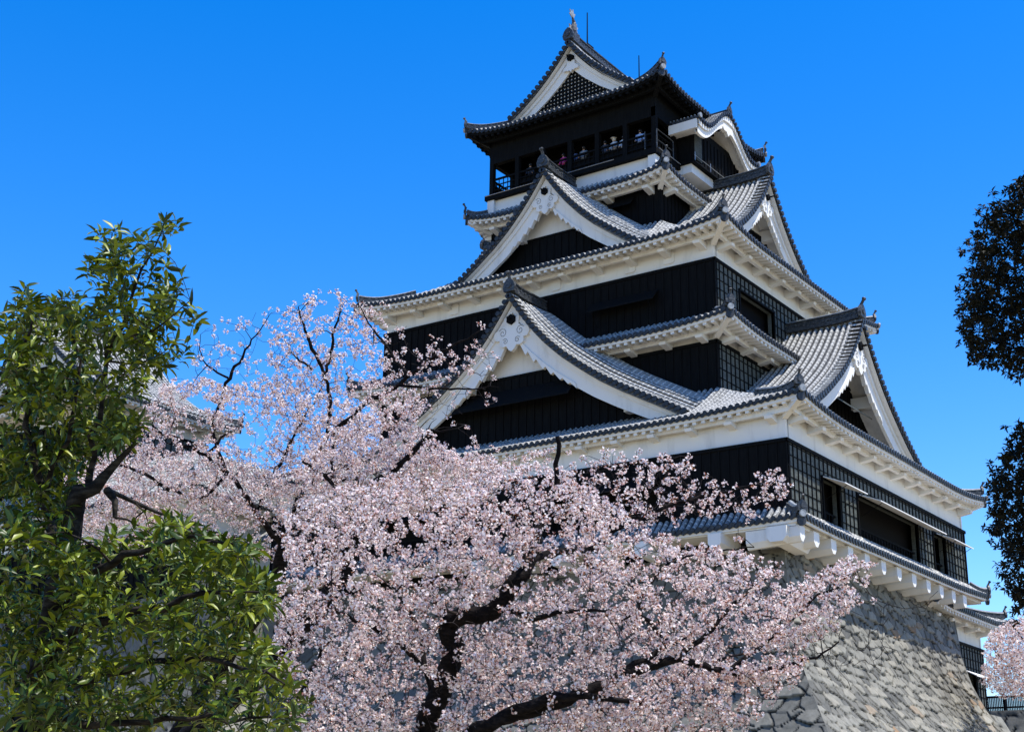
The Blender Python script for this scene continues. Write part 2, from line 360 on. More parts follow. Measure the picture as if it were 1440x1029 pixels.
DW = [0, .35, .8, 1.4, 2.2, 3.1, 4.1, 5.1, 6.3, 7.6, 8.8, 10.2, 11.5]
DZ = [0, .52, 1.15, 1.9, 2.75, 3.55, 4.3, 5.0, 5.72, 6.42, 7.05, 7.8, 8.5]
def gable(parent, F, za, hw, dfront, dback, zline, board=.95, kx=1., kz=1., recess=.85, rise=1.2, grille=False, horn=True, shutter=None, pendant=1., boss=True, zbase=None, ridge_back=None):
    """dormer gable: F frame; za tile-surface apex; hw half width; dfront tile edge"""
    def pz(u): return za - kz * float(np.interp(abs(u) / kx, DW, DZ))
    def sz(u, d):
        t = min(1, max(0, (dfront - .5 - d) / max(.1, dfront - .5 - max(dback, dfront - 4)))); return pz(u) + rise * (1 - math.exp(-abs(u) / 1.0)) * (1 - (1 - t) ** 1.7)
    N = 22; us = [hw * (i / N) ** .9 for i in range(N + 1)]
    roof = MB(); rake = MB(); bb = MB()
    for sg in (-1, 1):
        ds = [dfront, dfront - .5] + [dfront - .5 - (dfront - .5 - dback) * q / 7 for q in range(1, 8)]
        roof.grid([[F(sg * u, d, sz(u, d)) for d in ds] for u in us], 1, [x for u in us for x in [u] * 9])
        roof.grid([[F(sg * u, d, pz(u) - .24) for d in (dfront - .08, dback)] for u in us], 2)
        roof.grid([[F(sg * u, dfront - .02, pz(u) - dz) for dz in (0, .24)] for u in us], 1)
        d = dfront - .62; first = True
        while d > dback:
            roof.half([F(sg * u, d, sz(u, d) + (.04 if first else .01)) for u in us[::1]], F.out(), .115 if first else .092, 0, random.random() * .3); d -= RIB; first = False
        # rake row: short round tiles pointing outwards, stacked down the slope
        L = np.cumsum([0] + [math.hypot(us[i + 1] - us[i], pz(us[i + 1]) - pz(us[i])) for i in range(N)]); k = int(L[-1] / .33)
        for i in range(k + 1):
            l = .12 + i * .33
            if l > L[-1]: break
            u = float(np.interp(l, L, us)); u2 = u + .02; sl = np.array((1., pz(u2 + .02) - pz(u)),); sl /= np.linalg.norm(sl)
            c0 = F(sg * u, dfront + .02, pz(u) + .05); c1 = F(sg * u, dfront - .55, pz(u) + .09)
            tdir = F(sg * sl[0], 0, sl[1]) - F(0, 0, 0)
            # half tube across the slope
            nrm = np.array((0, 0, 1.)) - tdir * tdir[2]; nrm /= np.linalg.norm(nrm); vs = []; runs = []
            for c, rr in ((c0, .1), (c1, .5)):
                for q in range(5):
                    a = math.pi * q / 4; vs.append(c + .125 * (math.cos(a) * tdir + math.sin(a) * nrm)); runs.append(rr)
            rake.add(vs, [(q, q + 1, 6 + q, 5 + q) for q in range(4)], 1, runs)
            rake.disc(c0 - F.out() * .01, F.out(), .135, .06, 0, 6)
            c = F(sg * float(np.interp(l + .165, L, us)), dfront - .02, pz(float(np.interp(l + .165, L, us))) - .07)
            rake.disc(c, F.out(), .11, .05, 0, 6)
    r = MB()
    # bargeboards
    def offs(w0, w1):
        out = []
        for i, u in enumerate(us):
            du = .05; s = (pz(u + du) - pz(max(0, u - du))) / (du + min(u, du)); n = np.array((s, -1.)); n /= np.linalg.norm(n)   # inward-down normal
            w = w0 + (w1 - w0) * (u / hw)
            out.append((u + n[0] * w, pz(u) + n[1] * w))
        # clip to centre line
        res = []
        for k_, (x, z) in enumerate(out):
            if x < 0:
                res.append(None)
            else: res.append((x, z))
        f = next(i for i, q in enumerate(res) if q is not None)
        if f > 0:
            x1, z1 = res[f]; x0, z0_ = out[f - 1]; tt = (0 - x0) / (x1 - x0 + 1e-9); zc = z0_ + (z1 - z0_) * tt
            for i in range(f): res[i] = (0.0, zc)
        return res
    o1 = offs(.22, .22); o2 = offs(board * 1.25, board * .86); o3 = offs(.22 + .24, .22 + .17)
    db = dfront - .42
    for sg in (-1, 1):
        for oa, ob, da, th in ((o1, o2, db, .16), (o1, o3, db + .09, .1)):
            for i in range(N):
                q = [oa[i], oa[i + 1], ob[i + 1], ob[i]]
                fr = [F(sg * x, da, z) for x, z in q]; bk = [F(sg * x, da - th, z) for x, z in q]
                bb.add(fr + bk, [(0, 1, 2, 3), (7, 6, 5, 4), (3, 2, 6, 7), (0, 4, 5, 1)], 0)
    ro = roof.build('gable', [M['tile'], M['pan'], M['plaster']], parent)
    rake.build('rake_tile_row', [M['disc'], M['tile']], ro)
    bb.build('bargeboard', M['plaster'], ro)
    # gable wall
    zb = zbase if zbase is not None else pz(hw) - .3; dw = dfront - .42 - recess
    wl = MB(); n = 40
    for i in range(n):
        a0 = -hw + 2 * hw * i / n; a1 = -hw + 2 * hw * (i + 1) / n
        t0, t1 = pz(a0) - .22, pz(a1) - .22
        if max(t0, t1) > zline: wl.add([F(a0, dw, min(zline, t0)), F(a1, dw, min(zline, t1)), F(a1, dw, t1), F(a0, dw, t0)], [(0, 1, 2, 3)], 0)
        wl.add([F(a0, dw + .07, zb), F(a1, dw + .07, zb), F(a1, dw + .07, min(zline, t1)), F(a0, dw + .07, min(zline, t0))], [(0, 1, 2, 3)], 1)
    a_l = -hw
    hw2 = next((u for u in us if pz(u) - .25 < zline), hw)
    fbox(wl, F, -hw2 + .1, hw2 - .1, dw - .02, dw + .12, zline - .07, zline + .05, 1)
    if grille:
        k = 17
        for i in range(-k, k + 1):
            a = i * .23
            zt_ = pz(a) - .5
            if zt_ > zb: fbox(wl, F, a - .055, a + .055, dw + .10, dw + .16, zb, zt_, 1)
        for j in range(20):
            z = zb + .1 + j * .23; e = 0
            while e < hw and pz(e) - .5 > z: e += .05
            if e > .1: fbox(wl, F, -e, e, dw + .09, dw + .15, z - .055, z + .055, 1)
    else:
        for i in range(int(2 * hw / .46)):
            a = -hw + .3 + i * .46; zt_ = min(zline, pz(a) - .3)
            if zt_ > zb + .2: fbox(wl, F, a - .03, a + .03, dw + .07, dw + .11, zb, zt_, 1)
    wl.build('gable_wall', [M['plaster'], M['timber']], ro)
    if not grille:
        for sg in (-1, 1):
            for fr_ in (.30, .66):
                u = hw * fr_; p = MB(); z = pz(u) - .26 - board * .75
                fbox(p, F, sg * u - .2, sg * u + .2, dw - .02, db - .18, z - .1, z + .5, 0); p.build('purlin_end', M['plaster'], ro)
    if grille:      # white screen squares behind the lattice
        g = MB()
        for i in range(n):
            a0 = -hw + 2 * hw * i / n; a1 = a0 + 2 * hw / n
            g.add([F(a0, dw + .085, zb), F(a1, dw + .085, zb), F(a1, dw + .085, pz(a1) - .4), F(a0, dw + .085, pz(a0) - .4)], [(0, 1, 2, 3)])
        g.build('grille_backing', M['plaster'], ro)
    # pendant (gegyo) with boss and carved fins
    zc = o2[0][1]; pd = MB(); s = pendant; dp = db + .02
    if grille: lob = [(-.30, .42), (-.34, .10), (-.62, -.12), (-.60, -.30), (-.34, -.30), (-.22, -.38), (-.12, -.30), (0, -.48), (.12, -.30), (.22, -.38), (.34, -.30), (.60, -.30), (.62, -.12), (.34, .10), (.30, .42)]
    else:
        lob = [(-.45, .75), (-.40, .35), (-.62, .22), (-.98, .12), (-1.08, -.12), (-.92, -.34), (-.70, -.36), (-.72, -.60), (-.52, -.74), (-.30, -.70), (-.16, -.92), (0, -1.02),
               (.16, -.92), (.30, -.70), (.52, -.74), (.72, -.60), (.70, -.36), (.92, -.34), (1.08, -.12), (.98, .12), (.62, .22), (.40, .35), (.45, .75)]
    zc0 = zc + .15 * s
    pd.extr(None, 0, [F(a * s, dp + .14, zc0 + b * s) for a, b in lob], [F(a * s, dp - .08, zc0 + b * s) for a, b in lob])
    if not grille:
        for sg in (-1, 1):      # jagged fins lying along the inner edge of each bargeboard
            pts = []; i0 = 1
            lim = next((i for i, u in enumerate(us) if u > hw * .42), N)
            xs = [q for q in o2[:lim + 1]]
            k = 9; base = []; edge = []
            for i in range(k + 1):
                l = i / k; idx = l * (len(xs) - 1); a_ = int(idx); fr_ = idx - a_; b_ = min(a_ + 1, len(xs) - 1)
                x = xs[a_][0] * (1 - fr_) + xs[b_][0] * fr_; z = xs[a_][1] * (1 - fr_) + xs[b_][1] * fr_
                base.append((x - .05, z + .22)); wv = (.34 * (1 - l) + .04) * s
                edge.append((x + .0, z - wv)); edge.append((x + .14, z - wv * .45))
            loop = base + edge[::-1]
            for i in range(k):
                q = [base[i], base[i + 1], edge[2 * i + 2], edge[2 * i + 1], edge[2 * i]]
                pd.extr(None, 0, [F(sg * x, db + .06, z) for x, z in q], [F(sg * x, db - .14, z) for x, z in q])
            # engraved curls
            for cxx, czz, r0 in ((.52, .0, .26), (.36, -.46, .17)):
                pts = [F(sg * (cxx + r0 * (1 - t_ / 14) * math.cos(t_ * .75 + .6)) * s, dp + .15, zc0 + (czz + r0 * (1 - t_ / 14) * math.sin(t_ * .75 + .6)) * s) for t_ in range(13)]
                pd.tube(pts, .011 * s, 4, 1)
    pd.build('gable_pendant', [M['plaster'], M['ridge']], ro)
    if boss:
        b = MB(); zc1 = zc0 + .62 * s
        hexs = [(math.cos(R(60 * i + 30)), math.sin(R(60 * i + 30))) for i in range(6)]
        b.extr(None, 0, [F(.26 * s * x, dp + .26, zc1 + .26 * s * y) for x, y in hexs], [F(.30 * s * x, dp + .02, zc1 + .30 * s * y) for x, y in hexs])
        b.tube([F(0, dp + .2, zc1), F(0, dp + .52, zc1)], .06 * s, 6)
        b.build('gable_boss', M['timber'], ro)
    # ridge
    rb = ridge_back if ridge_back is not None else dback
    m = MB(); path = [F(0, dfront - .15 + (rb - dfront + .15) * i / 8, za + .16 + (.10 * (1 - i / 3) ** 2 if i < 3 else 0)) for i in range(9)][::-1]
    ridge_stack(m, path, .22, .52, .13); finial(m, np.array(path[-1]) + F.out() * .10 + np.array((0, 0, .05)), F.out(), 1.0, horn); m.build('ridge', [M['ridge'], M['pale']], ro)
    if shutter:
        a0, a1, zt_, out_, dz = shutter; h = MB()
        h.hexa([F(a0, dw + .12, zt_ - .06), F(a1, dw + .12, zt_ - .06), F(a1, dw + .12 + out_, zt_ - dz - .06), F(a0, dw + .12 + out_, zt_ - dz - .06), F(a0, dw + .12, zt_), F(a1, dw + .12, zt_), F(a1, dw + .12 + out_, zt_ - dz), F(a0, dw + .12 + out_, zt_ - dz)])
        h.build('shutter', M['timber'] if F.face in (0, 2) else M['board'], ro)
    return ro, pz

def panel(mb, F, a0, a1, z0, z1, d, th, holes=(), mi=0):
    zs = sorted({z0, z1, *[h[2] for h in holes], *[h[3] for h in holes]})
    for za_, zb_ in zip(zs[:-1], zs[1:]):
        cuts = sorted([(h[0], h[1]) for h in holes if h[2] <= za_ + 1e-6 and h[3] >= zb_ - 1e-6]); x = a0
        for c0, c1 in cuts:
            if c0 > x: fbox(mb, F, x, c0, d - th, d, za_, zb_, mi)
            x = c1
        if a1 > x: fbox(mb, F, x, a1, d - th, d, za_, zb_, mi)

def storey(parent, wx, wy, z0, zband, z1, holes={}, cx=0, cy=0, lattice=(1, 3), shutters={}):
    core = MB(); core.box(cx - wx + .55, cx + wx - .55, cy - wy + .55, cy + wy - .55, z0 - .5, z1)
    core.build('room_core', M['void'], parent)
    wall = MB(); clad = MB()
    for face in range(4):
        F = Frame(face, cx, cy); L, d = (wx, wy) if face % 2 == 0 else (wy, wx); hs_ = holes.get(face, ())
        e = 0 if face % 2 == 0 else .31     # butt at the corners
        panel(wall, F, -L + .06 + (0 if e == 0 else .24), L - .06 - (0 if e == 0 else .24), zband, z1, d - .06, .3)
        panel(clad, F, -L + (0 if e == 0 else .3), L - (0 if e == 0 else .3), z0, zband, d, .3, hs_, 1 if face in lattice else 0)
        fbox(clad, F, -L - .07, L + .07, d, d + .07 + (.003 * face), zband - .10, zband + .05 - .002 * face, 0)
        # battens
        st = .445; k = int(2 * L / st); o_ = (2 * L - k * st) / 2
        for i in range(k + 1):
            a = -L + o_ + i * st
            segs = [(z0, zband - .1)]
            for h in hs_:
                if h[0] - .02 < a < h[1] + .02:
                    segs = [q for s_ in segs for q in ((s_[0], min(s_[1], h[2])), (max(s_[0], h[3]), s_[1])) if q[1] > q[0] + .05]
            for s0, s1 in segs: fbox(clad, F, a - .027, a + .027, d, d + .045, s0, s1, 0)
        if face in lattice:
            nz_ = int((zband - z0) / .47)
            for j in range(1, nz_ + 1):
                z = z0 + j * .47; x = -L
                for h in sorted(hs_):
                    if h[2] < z < h[3]: fbox(clad, F, x, h[0], d, d + .028, z - .022, z + .022, 0); x = h[1]
                fbox(clad, F, x, L, d, d + .028, z - .022, z + .022, 0)
    wall.build('wall', M['plaster'], parent)
    cl = clad.build('cladding', [M['timber'], M['board']], parent)
    for face, hh in holes.items():
        F = Frame(face, cx, cy); L, d = (wx, wy) if face % 2 == 0 else (wy, wx)
        for i, h in enumerate(hh):
            w = MB()
            for q in ((h[0] - .09, h[0], h[2], h[3]), (h[1], h[1] + .09, h[2], h[3])): fbox(w, F, q[0], q[1], d - .1, d + .075, q[2], q[3])
            fbox(w, F, h[0] - .09, h[1] + .09, d - .1, d + .09, h[3], h[3] + .10)
            fbox(w, F, h[0], h[1], d - .25, d - .18, h[2] + .42, h[2] + .50); n = int((h[1] - h[0]) / .35)
            for j in range(1, n): fbox(w, F, h[0] + j * (h[1] - h[0]) / n - .03, h[0] + j * (h[1] - h[0]) / n + .03, d - .24, d - .19, h[2], h[2] + .42)
            wo = w.build('window', M['timber'], parent)
    for face, ss in shutters.items():
        F = Frame(face, cx, cy); L, d = (wx, wy) if face % 2 == 0 else (wy, wx)
        for a0, a1, zt_, out_, dz, light in ss:
            h = MB(); b = d + .08
            h.hexa([F(a0, b, zt_ - .05), F(a1, b, zt_ - .05), F(a1, b + out_, zt_ - dz - .05), F(a0, b + out_, zt_ - dz - .05), F(a0, b, zt_), F(a1, b, zt_), F(a1, b + out_, zt_ - dz), F(a0, b + out_, zt_ - dz)])
            n = max(1, int((a1 - a0) / .5))
            sh = h.build('shutter', M['plaster'] if light else M['timber'], parent)
            for a in (a0 + .3, a1 - .3): p = MB(); p.tube([F(a, d + .06, zt_ - dz * 1.9 - .2), F(a, b + out_ * .96, zt_ - dz - .06)], .016, 5); p.build('prop_rod', M['timber'], sh)

# ================================================================== CASTLE KEEP
keep = empty('castle_keep', (0, 0, 2.1), 'tall black and white castle keep with stacked grey tiled roofs and white gables', 'castle')

# lowest visible storey
storey(keep, 14.7, 11.0, 3.55, 6.54, 8.25,
       holes={1: [(-7.55, -5.8, 3.75, 5.6), (-3.7, 3.8, 3.75, 5.6), (6.0, 7.7, 3.75, 5.6)], 0: [(-9, -4, 3.9, 5.6), (2.5, 8.5, 3.9, 5.6)]},
       shutters={1: [(-7.6, -5.1, 5.66, 1.0, .40, True), (-3.6, 5.0, 5.66, 1.0, .40, True), (6.4, 9.3, 5.66, .9, .38, True)], 0: [(-9.2, -3.8, 5.66, .7, .5, False), (2.3, 8.7, 5.66, .7, .5, False)]})
floor_ = MB(); floor_.box(-15.15, 15.15, -11.45, 11.45, 2.72, 2.9); floor_.box(-14.6, 14.6, -10.9, 10.9, 2.9, 3.6); floor_.build('jetty_floor', M['plaster'], keep)
skirt(keep, (15.5, 11.6), 2.98, .16, (14.72, 11.02), 3.6, (14.9, 11.2), rafters=False, drop=.25, hip=(.05, .95), hipz=.1)
def jetty_beam(F, a, d, w=.62):
    b = MB(); prof = [(-w / 2, 0), (-w / 2, -.42), (-w / 2 + .17, -.62), (w / 2 - .17, -.62), (w / 2, -.42), (w / 2, 0)]
    b.extr(None, 0, [F(a + x, d, 2.74 + z) for x, z in prof], [F(a + x, d - 2.4, 2.74 + z * 1.25) for x, z in prof]); b.build('jetty_beam', M['plaster'], keep)
F1 = Frame(1); F0 = Frame(0)
for i, y in enumerate((-9.8, -8.05, -6.25, -4.4, -2.5, -.6, 1.3, 3.2, 5.0, 6.75, 8.4)): jetty_beam(F1, y, 15.3, .55)
for x in (14.4, 11.6, 8.05, 5.9, 3.7, 1.5, -.7): jetty_beam(F0, x, 11.75, .9 if x > 14 else .6)
jetty_beam(F1, -11.2, 15.3, .5)

# roof 1 and its gables
skirt(keep, (15.78, 11.69), 7.93, .42, (10.1, 8.03), 10.25, (14.64, 10.94), brackets=1.85, curve=.4, hip=(.035, .5), hipz=.2)
gable(keep, Frame(0, .35), 15.95, 9.6, 11.0, 7.9, 12.1, board=.95, recess=.75, shutter=(-3.6, 3.3, 11.45, .75, .95), zbase=8.3)
gable(keep, F1, 15.25, 7.4, 14.1, 9.95, 12.5, board=.95, recess=1.35, shutter=(-3.4, 2.6, 11.6, .8, .62), zbase=8.3, pendant=.9, rise=.55)
gable(keep, Frame(2), 15.95, 9.7, 11.0, 7.9, 12.1, board=1.05, recess=.75, zbase=8.3)
gable(keep, Frame(3), 15.25, 7.4, 14.1, 9.95, 12.5, board=.95, recess=1.35, zbase=8.3, pendant=.9, rise=.55)

# second storey, skirt, third storey
storey(keep, 10.09, 8.02, 9.0, 12.63, 13.7)
skirt(keep, (11.47, 9.28), 13.22, .36, (10.1, 8.03), 13.95, (10.03, 7.96), brackets=1.9, hip=(.04, .95), hipz=.2)
storey(keep, 10.09, 8.02, 13.9, 16.74, 18.2, holes={1: [(-5.5, -1.76, 14.3, 15.9)]}, shutters={0: [(3.3, 7.1, 15.78, .55, .6, False)]})
skirt(keep, (11.36, 9.29), 17.93, .42, (5.42, 4.72), 20.95, (10.03, 7.96), brackets=1.9, curve=.62, hip=(.035, .45), hipz=.22)
gable(keep, Frame(0, .15), 24.05, 6.3, 7.9, 4.6, 20.75, board=.85, recess=.8, zbase=18.9, pendant=.78)
gable(keep, F1, 24.3, 5.0, 9.5, 5.3, 21.6, board=.8, recess=1.0, zbase=19.0, pendant=.7, rise=.55)
gable(keep, Frame(2), 24.05, 6.3, 7.9, 4.6, 20.75, board=.85, recess=.8, zbase=18.9, pendant=.78)
gable(keep, Frame(3), 24.3, 5.0, 9.5, 5.3, 21.6, board=.8, recess=1.0, zbase=19.0, pendant=.7, rise=.55)
# embossed gun-port covers on the white bands
for x, z, d in ((-5.38, 17.3, 7.96), (1.1, 17.3, 7.96), (5.46, 17.3, 7.96), (7.63, 17.3, 7.96), (5.56, 13.0, 7.96), (-1.8, 17.3, 7.96)):
    p = MB(); lp = [(-.3, -.22), (-.22, -.3), (.22, -.3), (.3, -.22), (.3, .22), (.22, .3), (-.22, .3), (-.3, .22)]
    p.extr(None, 0, [F0(x + a, d + .06, z + b) for a, b in lp], [F0(x + a * 1.05, d - .01, z + b * 1.05) for a, b in lp]); p.build('port_cover', M['plaster'], keep)

# fourth storey and its skirt
st4 = MB(); st4.box(-5.4, 5.4, -4.7, 4.7, 20.2, 24.0)
for face in range(4):
    F = Frame(face); L, d = (5.4, 4.7) if face % 2 == 0 else (4.7, 5.4)
    for i in range(25):
        a = -L + (i + .0) * 2 * L / 24; fbox(st4, F, a - .035, a + .035, d, d + .045, 20.6, 23.3)
st4.build('cladding', M['timber'], keep)
skirt(keep, (6.42, 5.88), 23.28, .40, (5.3, 4.9), 24.0, (5.4, 4.7), brackets=2.6, hip=(.05, .95), hipz=.15, drop=.25)
sh = MB(); sh.hexa([F0(2.3, 4.78, 22.7), F0(3.9, 4.78, 22.7), F0(3.9, 5.2, 22.2), F0(2.3, 5.2, 22.2), F0(2.3, 4.78, 22.76), F0(3.9, 4.78, 22.76), F0(3.9, 5.2, 22.26), F0(2.3, 5.2, 22.26)]); sh.build('shutter', M['timber'], keep)
led = MB(); led.box(-5.2, 5.2, -4.98, 4.98, 23.85, 24.68)
for sx in (-1, 1):
    for sy in (-1, 1): led.box(sx * 5.2 - .22, sx * 5.2 + .22, sy * 4.98 - .22, sy * 4.98 + .22, 23.9, 24.66)
led.build('ledge', M['plaster'], keep)

# top storey: open gallery round a dark room
gal = MB(); gal.box(-5.55, 5.55, -5.3, 5.3, 24.68, 24.98); gal.build('gallery_floor', M['timber'], keep)
rm = MB(); rm.box(-3.6, 3.6, -3.3, 3.3, 24.98, 29.0); rm.build('room_core', M['timber'], keep)
lint = MB()
for face in range(4):
    F = Frame(face); L, d = (5.4, 5.08) if face % 2 == 0 else (5.08, 5.4)
    e = 0 if face % 2 == 0 else .3
    fbox(lint, F, -L + e, L - e, d - .3, d, 26.95, 28.75)
lint.build('lintel', M['timber'], keep)
for face in range(4):
    F = Frame(face); L, d = (5.4, 5.08) if face % 2 == 0 else (5.08, 5.4)
    n = 6 if face % 2 == 0 else 5
    for i in range(n):
        a = -L + .13 + i * (2 * L - .26) / n; p = MB(); fbox(p, F, a - .13, a + .13, d - .26, d - .002, 24.98, 27.5); p.build('post', M['timber'], keep)
    rl = MB()
    fbox(rl, F, -L + 1.9, L - .3, d - .2, d - .17, 24.98, 25.75)
    fbox(rl, F, -L + .3, L - .3, d - .16, d - .06, 25.95, 26.05); fbox(rl, F, -L + .3, L - .3, d - .14, d - .08, 25.3, 25.36); fbox(rl, F, -L + .3, L - .3, d - .14, d - .08, 25.62, 25.67)
    for i in range(int(2 * L / .3)):
        a = -L + .3 + i * .3; fbox(rl, F, a - .02, a + .02, d - .135, d - .095, 24.98, 25.95)
    rl.build('railing', M['timber'], keep)
    ln = MB(); ln.tube([F(-L - .1, d + .24, 24.93), F(L * .55, d + .24, 24.93)], .022, 5); ln.build('conduit', M['metal'], keep)
hr = MB()
for y in (-5.15, -3.4): hr.tube([(5.5, y, 24.98), (5.5, y, 26.1)], .03, 5)
hr.tube([(5.5, -5.15, 26.1), (5.5, -3.4, 26.1)], .03, 5); hr.tube([(5.5, -5.15, 25.5), (5.5, -3.4, 25.5)], .025, 5)
hr.tube([(4.9, -5.35, 24.98), (4.9, -5.35, 26.0)], .025, 5); hr.build('handrail', M['ridge'], keep)

# top roof
skirt(keep, (6.43, 6.07), 28.52, .48, (3.7, 4.85), 29.2, (5.4, 5.08), dark=True, hip=(.03, .9), hipz=.15, curve=.35)
gable(keep, F0, 33.05, 3.95, 5.25, 0, 32.6, board=.8, recess=.25, rise=.3, grille=True, pendant=.8, kz=.87, zbase=28.9, horn=False)
gable(keep, Frame(2), 33.05, 3.95, 5.25, 0, 32.6, board=.8, recess=.25, rise=.3, grille=True, pendant=.8, kz=.87, zbase=28.9, horn=False)
def fish(y, sg):
    b = MB(); P = [(0, 0, 0), (0, .05, .18), (0, .02, .38), (0, -.08, .6), (0, -.1, .82), (0, .02, 1.02), (0, .14, 1.18)]
    rr = [.20, .24, .22, .17, .12, .07, .03]; o = np.array((0, y, 33.75))
    b.tube([o + np.array((p[0], p[1] * sg, p[2])) for p in P], rr, 8)
    def fin(loop, th=.03): b.extr(None, 1, [o + np.array((-th, q[0] * sg, q[1])) for q in loop], [o + np.array((th, q[0] * sg, q[1])) for q in loop])
    fin([(.10, 1.05), (.38, 1.22), (.28, 1.32), (.34, 1.50), (.14, 1.42), (.02, 1.62), (-.04, 1.36), (-.20, 1.40), (-.02, 1.02)])
    fin([(-.2, .3), (-.44, .34), (-.36, .46), (-.48, .62), (-.34, .66), (-.36, .84), (-.2, .80), (-.1, .5)]); fin([(.2, .2), (.42, .26), (.34, .38), (.40, .52), (.2, .46)])
    b.tube([o + np.array((0, .1 * sg, .1)), o + np.array((0, .36 * sg, .16)), o + np.array((0, .44 * sg, .1))], [.17, .13, .05], 8)
    b.box(-.28, .28, y - .28, y + .28, 33.28, 33.76, 0); b.build('fish_ornament', [M['ridge'], M['pale']], keep)
fish(-4.75, -1); fish(4.75, 1)
for x, y, z, h in ((0, -3.25, 33.5, 2.45), (0, 2.6, 33.5, 2.5)):
    b = MB(); b.tube([(x, y, z), (x, y, z + h)], [.045, .03], 5); b.box(x - .12, x + .12, y - .12, y + .5, z + .15, z + .38); b.build('lightning_rod', M['timber'], keep)

# curved-gable bay on the right side of the top storey
def kara():
    F = F1
    bay = MB(); fbox(bay, F, -2.65, 2.65, 5.2, 6.3, 24.98, 27.3); fbox(bay, F, -2.85, 2.85, 5.2, 6.5, 24.90, 24.98)
    for i in range(14): fbox(bay, F, -2.62 + i * 5.24 / 13 - .03, -2.62 + i * 5.24 / 13 + .03, 6.3, 6.35, 25.0, 26.9)
    bo = bay.build('bay', M['timber'], keep)
    bs = MB(); fbox(bs, F, -2.7, 2.7, 5.21, 6.2, 24.40, 24.90); bs.build('bay_base', M['plaster'], bo)
    cp = MB()
    for i in range(6): fbox(cp, F, -2.6 + i * .13, -2.52 + i * .13, 6.355, 6.40, 25.2, 26.9)
    cp.build('bay_slat', M['board'], bo)
    rl = MB(); rl.tube([F(-2.8, 6.46, 25.3), F(2.8, 6.46, 25.3)], .02, 5)
    for a in (-2.75, -1, 1, 2.75): rl.tube([F(a, 6.46, 24.98), F(a, 6.46, 25.5)], .02, 5)
    rl.build('bay_rail', M['metal'], bo)
    def kz(a):
        t = min(1, abs(a) / 3.5); return 26.95 + 1.75 * (0.5 + 0.5 * math.cos(math.pi * min(1, t / .80))) + (.0 if t < .8 else .10 * ((t - .8) / .2) ** 2)
    n = 44; A_ = [-3.5 + 7.0 * i / n for i in range(n + 1)]; rf = MB(); d0, d1 = 5.0, 7.2
    rf.grid([[F(a, d, kz(a)) for d in (d1, d0)] for a in A_], 1, [0, 2.5] * (n + 1))
    L = [0]
    for i in range(n): L.append(L[-1] + math.hypot(A_[i + 1] - A_[i], kz(A_[i + 1]) - kz(A_[i])))
    k = int(L[-1] / .27); ends = MB()
    for i in range(k + 1):
        l = (i + .5) * L[-1] / (k + 1); a = float(np.interp(l, L, A_)); s_ = kz(a + .02) - kz(a - .02); td = F(1, 0, s_ / .04) - F(0, 0, 0); td /= np.linalg.norm(td)
        vs = []; runs = []
        nm = np.cross(td, F.out()); nm = nm if nm[2] > 0 else -nm
        for c, rr in ((F(a, d1 + .02, kz(a)), 0), (F(a, d0, kz(a)), 2.5)):
            for q in range(5): vs.append(c + .095 * (math.cos(math.pi * q / 4) * td + math.sin(math.pi * q / 4) * nm)); runs.append(rr)
        rf.add(vs, [(q, q + 1, 6 + q, 5 + q) for q in range(4)], 0, runs)
        ends.disc(F(a, d1, kz(a) + .01), F.out(), .10, .06, 0, 8)
        ends.disc(F(a, d1 - .02, kz(a) - .11), F.out(), .09, .04, 0, 6)
    ro = rf.build('curved_roof', [M['tile'], M['pan']], keep)
    bb = MB()
    def wdt(a): t = abs(a) / 3.5; return .62 + .22 * math.cos(t * math.pi) ** 2 - .1 * t + (.16 if t < .1 else 0)
    for i in range(n):
        for da, th, w0, w1 in ((d1 - .16, .16, .12, 1.), (d1 - .06, .08, .12, .38)):
            q = [(A_[i], kz(A_[i]) - w0), (A_[i + 1], kz(A_[i + 1]) - w0), (A_[i + 1], kz(A_[i + 1]) - .1 - wdt(A_[i + 1]) * w1), (A_[i], kz(A_[i]) - .1 - wdt(A_[i]) * w1)]
            fr = [F(x, da, z) for x, z in q]; bk = [F(x, da - th, z) for x, z in q]
            bb.add(fr + bk, [(0, 1, 2, 3), (7, 6, 5, 4), (3, 2, 6, 7), (0, 4, 5, 1)])
    for s in (-1, 1): fbox(bb, F, s * 3.5 - .1, s * 3.5 + .1, 5.35, 7.04, kz(3.5) - .62, kz(3.5) - .1)
    bb.build('bargeboard', M['plaster'], ro)
    for s in (-1, 1):
        for i in range(9): q = F(s * 3.52, 5.45 + i * .21, kz(3.5) + .0); ends.disc(q, F.along() * s, .10, .07, 0, 8); ends.disc(q + np.array((0, 0, .13)), F.along() * s, .05, .03, 1, 6)
    ends.build('eave_tile_row', [M['disc'], M['pale']], ro)
    so_ = MB(); so_.grid([[F(a, d, kz(a) - .35) for d in (d1 - .2, 5.3)] for a in A_]); so_.build('soffit', M['plaster'], ro)
    pd = MB(); zc = kz(0) - .95; lob = [(-.5, .25), (-.62, 0), (-.45, -.16), (-.2, -.14), (0, -.36), (.2, -.14), (.45, -.16), (.62, 0), (.5, .25)]
    pd.extr(None, 0, [F(a, d1 - .1, zc + b) for a, b in lob], [F(a, d1 - .3, zc + b) for a, b in lob]); pd.build('gable_pendant', M['plaster'], ro)
    m = MB(); ridge_stack(m, [F(0, 5.3 + (d1 - 5.4) * i / 4, kz(0) + .08) for i in range(5)], .15, .25, .09); finial(m, F(0, d1, kz(0) + .12), F.out(), .7)
    for s in (-1, 1):
        m.disc(F(s * 3.5, d1 - .02, kz(3.5) + .08), F.out(), .14, .1, 1, 10)
    m.build('ridge', [M['ridge'], M['pale']], ro)
kara()

